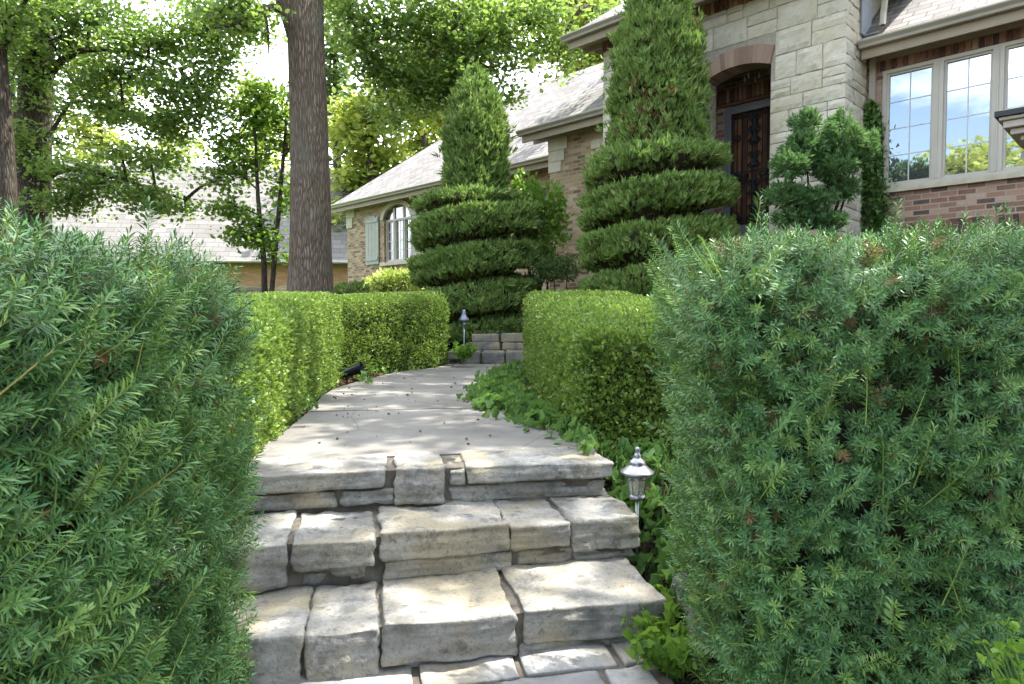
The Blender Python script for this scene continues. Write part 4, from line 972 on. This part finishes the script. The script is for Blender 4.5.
tree('young_tree', 'slim young tree with two thin curving stems beside the big oak trunk', b,
     [b, at(264,260,14), at(258,200,14), at(256,150,14), at(254,100,14)], [.07,.055,.045,.03,.012],
     [([b+[.1,0,0], at(274,262,14), at(279,210,14), at(284,150,14), at(288,95,14)], [.06,.05,.04,.012]), ([at(258,190,14), at(235,170,13.9), at(215,150,13.8)], [.02,.006]), ([at(259,215,14), at(235,205,13.9), at(222,212,13.8)], [.02,.006]), ([at(283,160,14), at(296,135,13.9), at(305,120,13.8)], [.02,.006])],
     [B(250,120,14,30,24,.6,34),B(225,150,13.9,20,16,.5,15),B(262,95,14,26,20,.6,24),B(285,130,14,18,30,.5,24),B(245,165,13.9,26,14,.5,18),B(232,205,13.9,20,14,.5,15),B(255,225,13.9,24,14,.5,18),B(240,235,13.9,18,10,.4,10),B(272,250,14,16,20,.4,14),B(280,195,14,16,22,.4,16),B(300,100,14,12,24,.4,9)],
     'sap', 'bark2', 104, .11, per=26, sig=.15)
# trees beyond the house and the neighbour's roof
def far_tree(label, px, Y, top, wid, mat, seed, low=200, n=230):
    b = np.array([(px-512)/F*Y, Y, float(ground(0, Y))]); zt = (316-top)/F*Y; zl = max(b[2]+1.5, (316-low)/F*Y); w = wid/F*Y; rng = np.random.default_rng(seed)
    bl = []
    for k in range(9):
        t = (k+.5)/9; z = zl+(zt-zl)*t; ww = w*(.55+.6*math.sin(math.pi*min(1, t*.8+.15)))*.62
        bl.append(((b[0]+rng.normal()*w*.28, Y+rng.normal()*1.0, z), (ww, 1.6, (zt-zl)/9*1.25), n//9))
    tree('background_tree', label, b, [b, (b[0]+.2, Y, zl), (b[0], Y, (zl+zt)/2), (b[0], Y, zt-.5)], [.4,.3,.2,.06], [], bl, mat, 'bark2', seed, .40, 'tree', 'trees beyond the rooftops', per=22, sig=.42, seg=10)
far_tree('pale yellow-green tree directly over the left hip of the bedroom roof', 372, 36, 95, 52, 'bgt', 201, 250, 260)
SC.objects[-1]
far_tree('tall dim grey-green tree between the oak trunk and the pale tree', 338, 42, -20, 34, 'bgd', 202, 260, 220)
far_tree('tall glowing yellow tree over the roof ridge near the stone tower', 585, 33, -60, 62, 'bgt', 203, 160, 330)
far_tree('wide sunny tree peeping through the dark oak leaves', 470, 36, -20, 75, 'bgt', 204, 190, 380)
far_tree('round sunny tree hanging behind the oak trunk at roof height', 425, 46, 60, 50, 'bgt', 205, 220, 260)
far_tree('small far tree topping the neighbouring roof ridge', 172, 58, 118, 26, 'bgt', 206, 240, 130)
far_tree('grey-green tree half hidden behind the shade tree trunk', 20, 50, 20, 60, 'bgd', 207, 250, 200)
far_tree('sunny tree between the shade tree and the neighbouring roof ridge', 105, 52, 60, 46, 'bgt', 209, 230, 200)
far_tree('pale tree standing behind the young tree', 262, 54, 90, 40, 'bgt', 208, 240, 160)
# unseen maple on the sunny side, crown clumps placed to dapple path and steps
b = g_((7.6, 2.6, 0)); rng = np.random.default_rng(77); bl = []
for c, rd, n in (((4.6,4.6,8.2),(1.7,.5,.6),13),((6.6,3.0,8.6),(2,1.4,1.0),60),((3.3,2.9,7.4),(1.3,1.2,.5),60),((7.0,5.6,9.6),(1.8,1.6,.9),60),((2.6,4.0,8.6),(.9,.8,.5),22),((4.2,1.0,7.6),(1.6,1.2,.7),60),((7.8,0.8,8.2),(2,1.8,1.1),70),((4.9,5.9,8.6),(1.5,.3,.4),34),((3.9,6.6,8.4),(1.2,.22,.4),24),((4.6,7.6,9.0),(1.6,.3,.4),36),((4.6,8.6,9.0),(1.6,.3,.4),36),((5.0,9.8,9.6),(1.5,.45,.5),44),((5.0,10.9,9.9),(1.5,.4,.4),36)): bl.append((c, rd, n))
tree('maple_tree', 'tall unseen maple beside the yew hedge, its crown shaped to shade the steps', b, [b, (7.6,2.6,3), (7.4,2.8,6), (7.2,3.0,9)], [.34,.28,.22,.08],
     [([(7.5,2.7,4.6),(6.2,3.6,6.8),(4.6,4.6,8.2)], [.14,.03]), ([(7.5,2.7,4.2),(6,2,6),(3.6,2.4,7.3)], [.12,.03]), ([(7.4,2.8,5.4),(6.5,5,8),(5.2,7.2,9.2)], [.12,.03]), ([(7.5,2.7,5),(6,1.4,7),(4.2,1,7.6)], [.1,.03])],
     bl, 'sap', 'bark2', 105, .15, per=32, sig=.15, dens=.8)
b = g_((8.5, 20.5, 0))
tree('maple_tree', 'tall tree behind the house whose boughs overhang the bedroom roof', b, [b, (8.4,20.4,4), (8,20,8), (7.5,19.5,11)], [.36,.3,.24,.1], [([(8.1,20.1,7),(5,18.5,9.6),(1.5,15.6,10.4)], [.16,.03])],
     [((1.6,15.3,10.4),(1.5,.7,.5),34),((3.2,15.8,10.9),(1.3,.9,.6),34),((.2,16.6,10.6),(1.2,.9,.5),26),((-1.6,18.4,11.6),(1.6,1,.6),36),((5.5,18.5,11),(2,1.6,1),50),((-4,21.5,12.6),(1.8,1.0,.6),34)], 'sap', 'bark2', 106, .16, per=28, sig=.18)
for k, (x, y, tz, sd) in enumerate(((-21,-9,9.4,301),(-24,-2,8.4,302),(-15,-15,11,303),(-28,-16,12,304))):
    b = g_((x, y, 0)); rng = np.random.default_rng(sd)
    bl = [((x+rng.normal()*1.6, y+rng.normal()*1.6, -.2+(tz)*(j+1.2)/7), (2.2,2.2,1.1), 48) for j in range(6)]
    tree('garden_tree', ('round garden tree mirrored low in the first window pane', 'garden tree mirrored under the clouds in the middle pane', 'tall garden tree across the lawn facing the house front', 'tallest garden tree across the lawn facing the house front')[k], b, [b, (x, y, 2), (x, y, tz-1)], [.25,.2,.05], [], bl, 'bgt', 'bark2', sd, .34, 'tree', 'trees across the lawn', per=20, sig=.4, seg=8)

# ------------------------------------------------------------------ ground cover
rng = np.random.default_rng(71)
def ivy_patch(nb, pts, n, spread, hmax, smin=.045, smax=.085):
    pts = np.array(pts, float); i = rng.integers(0, len(pts), n)
    xy = pts[i, :2]+rng.normal(size=(n, 2))*pts[i, 2:3]*spread
    z = ground(xy[:, 0], xy[:, 1]); inside = (xy[:, 1] > 3.5) & (xy[:, 0] < np.interp(xy[:, 1], [q[1] for q in PR], [q[0] for q in PR]))
    z = np.where(inside, -.752, z)
    hh = rng.random(n)*hmax*np.exp(-((xy-pts[i, :2])**2).sum(1)/(2*pts[i, 2]**2+1e-6)*.8)
    p = np.stack([xy[:, 0], xy[:, 1], z+.02+hh], 1)
    d = unit(np.array([-.35,-.6,-.25])+rng.normal(size=(n, 3))*.5); roll = unit(np.array([.1,-.5,1])+rng.normal(size=(n, 3))*.35)
    Rm = frames(d, rng, np.cross(d, roll)); nb.add(*scatter(*IVY, p, Rm, rng.uniform(smin, smax, n)))
nb = NB()
ivy_patch(nb, [(.50,3.75,.12),(.66,3.6,.13),(.80,3.7,.14),(.42,4.1,.12),(.25,4.5,.14),(.12,4.9,.16),(.05,5.4,.16),(0,5.9,.18),(-.05,6.5,.2),(-.08,7.1,.2),(-.05,7.8,.22),(0,8.5,.22),(.1,9.1,.2),(-.15,5.3,.1),(-.2,5.9,.12),(-.22,6.6,.13)], 2100, .72, .10)
ivy_patch(nb, [(.70,3.32,.10),(.62,3.40,.07),(.76,3.12,.09),(.72,2.92,.08),(.82,2.85,.09),(.68,2.78,.05),(.88,3.3,.14)], 420, .8, .16, .05, .085)
ivy_patch(nb, [(-2.0,8.3,.15),(-1.75,8.6,.12),(-1.45,9.2,.12),(-1.2,9.8,.12),(-1.6,7.2,.05),(-1.6,5.2,.04)], 150, .9, .12, .03, .06)
tag(nb.build('ivy', M['ivy']), 'ivy carpet spilling over the path edge below the flat-topped boxwood', 'ivy', kind='stuff')
nb = NB(); n = 5200
xy = np.concatenate([np.stack([np.interp(t_ := rng.uniform(3.4, 10.2, n//2), [q[1] for q in PL], [q[0] for q in PL])-rng.random(n//2)**1.2*.5, t_], 1), np.stack([rng.uniform(.6, 1.35, n//2), rng.uniform(1.9, 4.1, n//2)], 1)])
p = np.stack([xy[:, 0], xy[:, 1], ground(xy[:, 0], xy[:, 1])+rng.uniform(0, .018, n)], 1)
K = kite(.35, .1); d = unit(rng.normal(size=(n, 3))*np.array([1, 1, .25])); nb.add(*scatter(*K, p, frames(d, rng, np.cross(d, np.array([0, 0, 1.])+rng.normal(size=(n, 3))*.3)), rng.uniform(.02, .06, n)))
tag(nb.build('mulch', M['chips']), 'dark bark mulch scattered beside the path and lantern', 'mulch', kind='stuff')
nb = NB(); n = 560
xy = np.concatenate([np.stack([np.interp(t_ := rng.uniform(3.6, 10.2, 240), [q[1] for q in PL], [q[0] for q in PL])-rng.random(240)*.35-.02, t_], 1), np.stack([rng.uniform(.62, 1.1, 110), rng.uniform(2.0, 4.0, 110)], 1), np.stack([rng.uniform(-1.7, .4, 166), rng.uniform(3.7, 9.9, 166)], 1), np.stack([rng.uniform(-1.3, .5, 44), rng.uniform(10, 10.3, 44)], 1)])
onp = (xy[:, 1] > 3.6) & (xy[:, 0] > np.interp(xy[:, 1], [q[1] for q in PL], [q[0] for q in PL])) & (xy[:, 0] < np.interp(xy[:, 1], [q[1] for q in PR], [q[0] for q in PR]))
z = np.where(onp, -.745, ground(xy[:, 0], xy[:, 1])+.02); p = np.stack([xy[:, 0], xy[:, 1], z], 1)
d = unit(rng.normal(size=(n, 3))*np.array([1, 1, .12])); nb.add(*scatter(*LEAF, p, frames(d, rng, np.cross(d, np.array([0, 0, 1.])+rng.normal(size=(n, 3))*.25)), np.where(onp, rng.uniform(.18, .55, n), 1)*rng.uniform(.03, .07, n)))
tag(nb.build('fallen_leaves', M['litter']), 'brown fallen leaves lying on mulch and path', 'leaves', kind='stuff')
# leafy plants at the foot of the steps
def herb(name, label, c, stems, mat, seed, leaf, size, spread, hgt, T=IVY, cat='plant', per=7):
    rg = np.random.default_rng(seed); c = np.array([c[0], c[1], float(ground(c[0], c[1])) if len(c) < 3 else c[2]])
    h = empty(name, tuple(c), label, cat); st_, lf = NB(), NB()
    for k in range(stems):
        a = rg.uniform(0, 2*np.pi); e = c+np.array([math.cos(a)*spread*rg.random()**.6, math.sin(a)*spread*rg.random()**.6, hgt*rg.uniform(.45, 1)])
        s0 = c+np.array([rg.normal()*.02, rg.normal()*.02, -.01]); P = curve_pts([s0, s0*.4+e*.6+np.array([0, 0, hgt*.2]), e], 8); st_.add(*tube(P, [.004, .0015], 4))
        q = P[rg.integers(3, 8, per)]; n_ = len(q); dd = unit(rg.normal(size=(n_, 3))*np.array([1, 1, .3])+np.array([0, -.2, .1])); roll = np.cross(dd, np.array([0, -.35, 1.])+rg.normal(size=(n_, 3))*.3)
        lf.add(*scatter(*T, q, frames(dd, rg, roll), rg.uniform(.7, 1.25, n_)*size))
    st_.build('stems', M['herb'], h); lf.build('foliage', M[mat], h); return h
herb('leafy_plant', 'bright green small-leaved plant leaning on the end of the lowest step', (.60,2.42), 70, 'herb', 81, None, .045, .2, .22)
herb('leafy_plant', 'pale broad-leaved plant tucked under the yew hedge beside the lowest step', (.80,2.22), 26, 'lime', 82, None, .085, .2, .26, per=5)
herb('leafy_plant', 'small light green plant at the foot of the far path light', (-.70,9.66,-.66), 34, 'herb', 83, None, .06, .22, .27)
herb('leafy_plant', 'sunlit ivy sprig beside the end of the middle step', (.68,2.78), 9, 'herb', 84, None, .075, .1, .14, per=4)
herb('boxwood_sprig', 'small bright green bush cut off at the corner nearest the camera', (1.03,1.22,-1.15), 40, 'herb', 85, None, .021, .15, .54, LEAF, 'bush', 30)

# ------------------------------------------------------------------ path lights
def lantern(name, c, s, label, mat, pole):
    h = empty(name, tuple(c), label, 'path light'); z = c[2]
    def lat(prof, z0=0, seg=24): return MB().lathe([(r*s, zz*s) for r, zz in prof], (0, 0, pole+z0*s), seg)
    MB().lathe([(.0,-.12),(.009*s,-.1),(.009*s,pole),(0,pole+.001)], (0,0,0), 10).build('stake', M[mat], h, True)
    lat([(0,0),(.032,0),(.040,.008),(.040,.018),(.034,.024),(0,.024)]).build('base_cup', M[mat], h, True)
    lat([(.034,.024),(.036,.04),(.044,.09),(.052,.125),(.050,.125),(.041,.09),(.033,.04),(.031,.025)]).build('glass', M['lglass'], h, True)
    cg = MB()
    for k in range(8):
        a = k*math.pi/4; cg.tube([(math.cos(a)*.037*s, math.sin(a)*.037*s, pole+.024*s), (math.cos(a)*.046*s, math.sin(a)*.046*s, pole+.09*s), (math.cos(a)*.054*s, math.sin(a)*.054*s, pole+.127*s)], [.0022*s], 5)
    cg.build('cage', M[mat], h)
    lat([(0,.118),(.05,.12),(.078,.126),(.083,.132),(.080,.138),(.06,.152),(.046,.166),(.040,.172),(.042,.178),(.036,.19),(.022,.2),(.018,.206),(.02,.214),(.014,.224),(.009,.232),(.013,.242),(.009,.254),(0,.258)]).build('cap', M[mat], h, True)
    lat([(0,.05),(.011,.052),(.013,.085),(.006,.1),(0,.101)], 0, 10).build('bulb', M['bulb'], h, True)
    return h
b = at(637, 503, 3.2); gz = float(ground(b[0], b[1]))
lantern('path_light', (b[0], b[1], gz), 1.0, 'silver lantern path light standing in ivy beside the stone steps', 'nickel', -.638-.258-gz)
b = at(464, 345, 9.75); gz = -.60
h = empty('path_light', (b[0], b[1], gz), 'small bluish mushroom-capped path light beside the far stone steps', 'path light')
MB().lathe([(0,-.1),(.012,-.08),(.010,.475),(0,.476)], (0,0,0), 10).build('stake', M['steel'], h, True)
MB().lathe([(.026,.50),(.03,.51),(.075,.525),(.08,.535),(.07,.56),(.042,.60),(.03,.635),(.026,.665),(.013,.69),(0,.695)], (0,0,0), 20).build('cap', M['steel'], h, True)
MB().lathe([(0,.47),(.024,.475),(.027,.515),(0,.52)], (0,0,0), 14).build('glass', M['lglass'], h, True)
b = at(352, 366, 8.15); gz = float(ground(b[0], b[1]))
h = empty('garden_spotlight', (b[0], b[1], gz), 'small black bullet spotlight in mulch at the boxwood hedge corner', 'spotlight')
MB().lathe([(0,-.08),(.01,-.06),(.009,.07),(0,.071)], (0,0,0), 8).build('stake', M['black'], h)
t0 = np.array([-.12,0,.07]); t1 = np.array([.13,-.02,.16])
MB().tube([t0, t0*.8+t1*.2, t0*.3+t1*.7, t1], [.035,.05,.06,.075], 16).add([(0,0,0)], []).build('housing', M['black'], h, True)
MB().tube([t0*.02+t1*.98, t0*.01+t1*.99], [.062], 16).build('lens', M['lglass'], h)

# ------------------------------------------------------------------ light, sky, camera
EL = R(60); SD = np.array([.90, .30]); SD = SD/np.linalg.norm(SD)*math.cos(EL)
tosun = Vector((SD[0], SD[1], math.sin(EL)))
sd = bpy.data.lights.new('sun', 'SUN'); sd.energy = 4.8; sd.angle = R(.53); sd.color = (1, .965, .91)
so = bpy.data.objects.new('sun', sd); COL.objects.link(so); so.location = (20, 8, 30); so.rotation_euler = tosun.to_track_quat('Z', 'Y').to_euler()
w = bpy.data.worlds.new('World'); SC.world = w; w.use_nodes = True; nt = w.node_tree; nt.nodes.clear()
out = nt.nodes.new('ShaderNodeOutputWorld'); bg = nt.nodes.new('ShaderNodeBackground'); L(nt, bg.outputs[0], out.inputs[0])
sky = nt.nodes.new('ShaderNodeTexSky'); sky.sky_type = 'NISHITA'; sky.sun_disc = False; sky.sun_elevation = EL; sky.sun_rotation = math.atan2(SD[0], SD[1])
sky.air_density = 1.2; sky.dust_density = 2.0; sky.ozone_density = 1.2
bg.inputs[1].default_value = .15
tc = nt.nodes.new('ShaderNodeTexCoord'); mp = N(nt, 'Mapping'); mp.inputs['Scale'].default_value = (1, 1, 2.6); mp.inputs['Location'].default_value = (.35, .2, .1); L(nt, tc.outputs['Generated'], mp.inputs[0])
n1 = N(nt, 'TexNoise', Scale=2.2, Detail=8, Roughness=.55); L(nt, mp.outputs[0], n1.inputs['Vector'])
sx = nt.nodes.new('ShaderNodeSeparateXYZ'); L(nt, tc.outputs['Generated'], sx.inputs[0])
front = mathn(nt, 'MULTIPLY', sx.outputs[1], .10)     # more cloud ahead than behind
cl = ramp(nt, mathn(nt, 'ADD', n1.outputs[0], front), [(.43, (0,0,0)), (.58, (1,1,1))])
cm = mixc(nt, cl, sky.outputs[0], (12.6, 13.2, 14.4))
L(nt, cm, bg.inputs[0])
cam = bpy.data.cameras.new('camera'); co_ = bpy.data.objects.new('camera', cam); COL.objects.link(co_)
cam.sensor_width = 36; cam.lens = 36*F/1024; cam.clip_start = .05; cam.clip_end = 2000
co_.location = (0, 0, 0); co_.rotation_euler = (math.pi/2-PITCH, 0, 0); SC.camera = co_
SC.view_settings.view_transform = 'Standard'; SC.view_settings.look = 'None'; SC.view_settings.gamma = 1; SC.view_settings.exposure = 1.62
SC.render.engine = 'CYCLES'; c = SC.cycles
c.use_denoising = True; c.denoiser = 'OPENIMAGEDENOISE'; c.max_bounces = 7; c.diffuse_bounces = 3; c.glossy_bounces = 3; c.transmission_bounces = 5; c.transparent_max_bounces = 4; c.sample_clamp_indirect = 6
c.use_adaptive_sampling = True; c.adaptive_threshold = .02
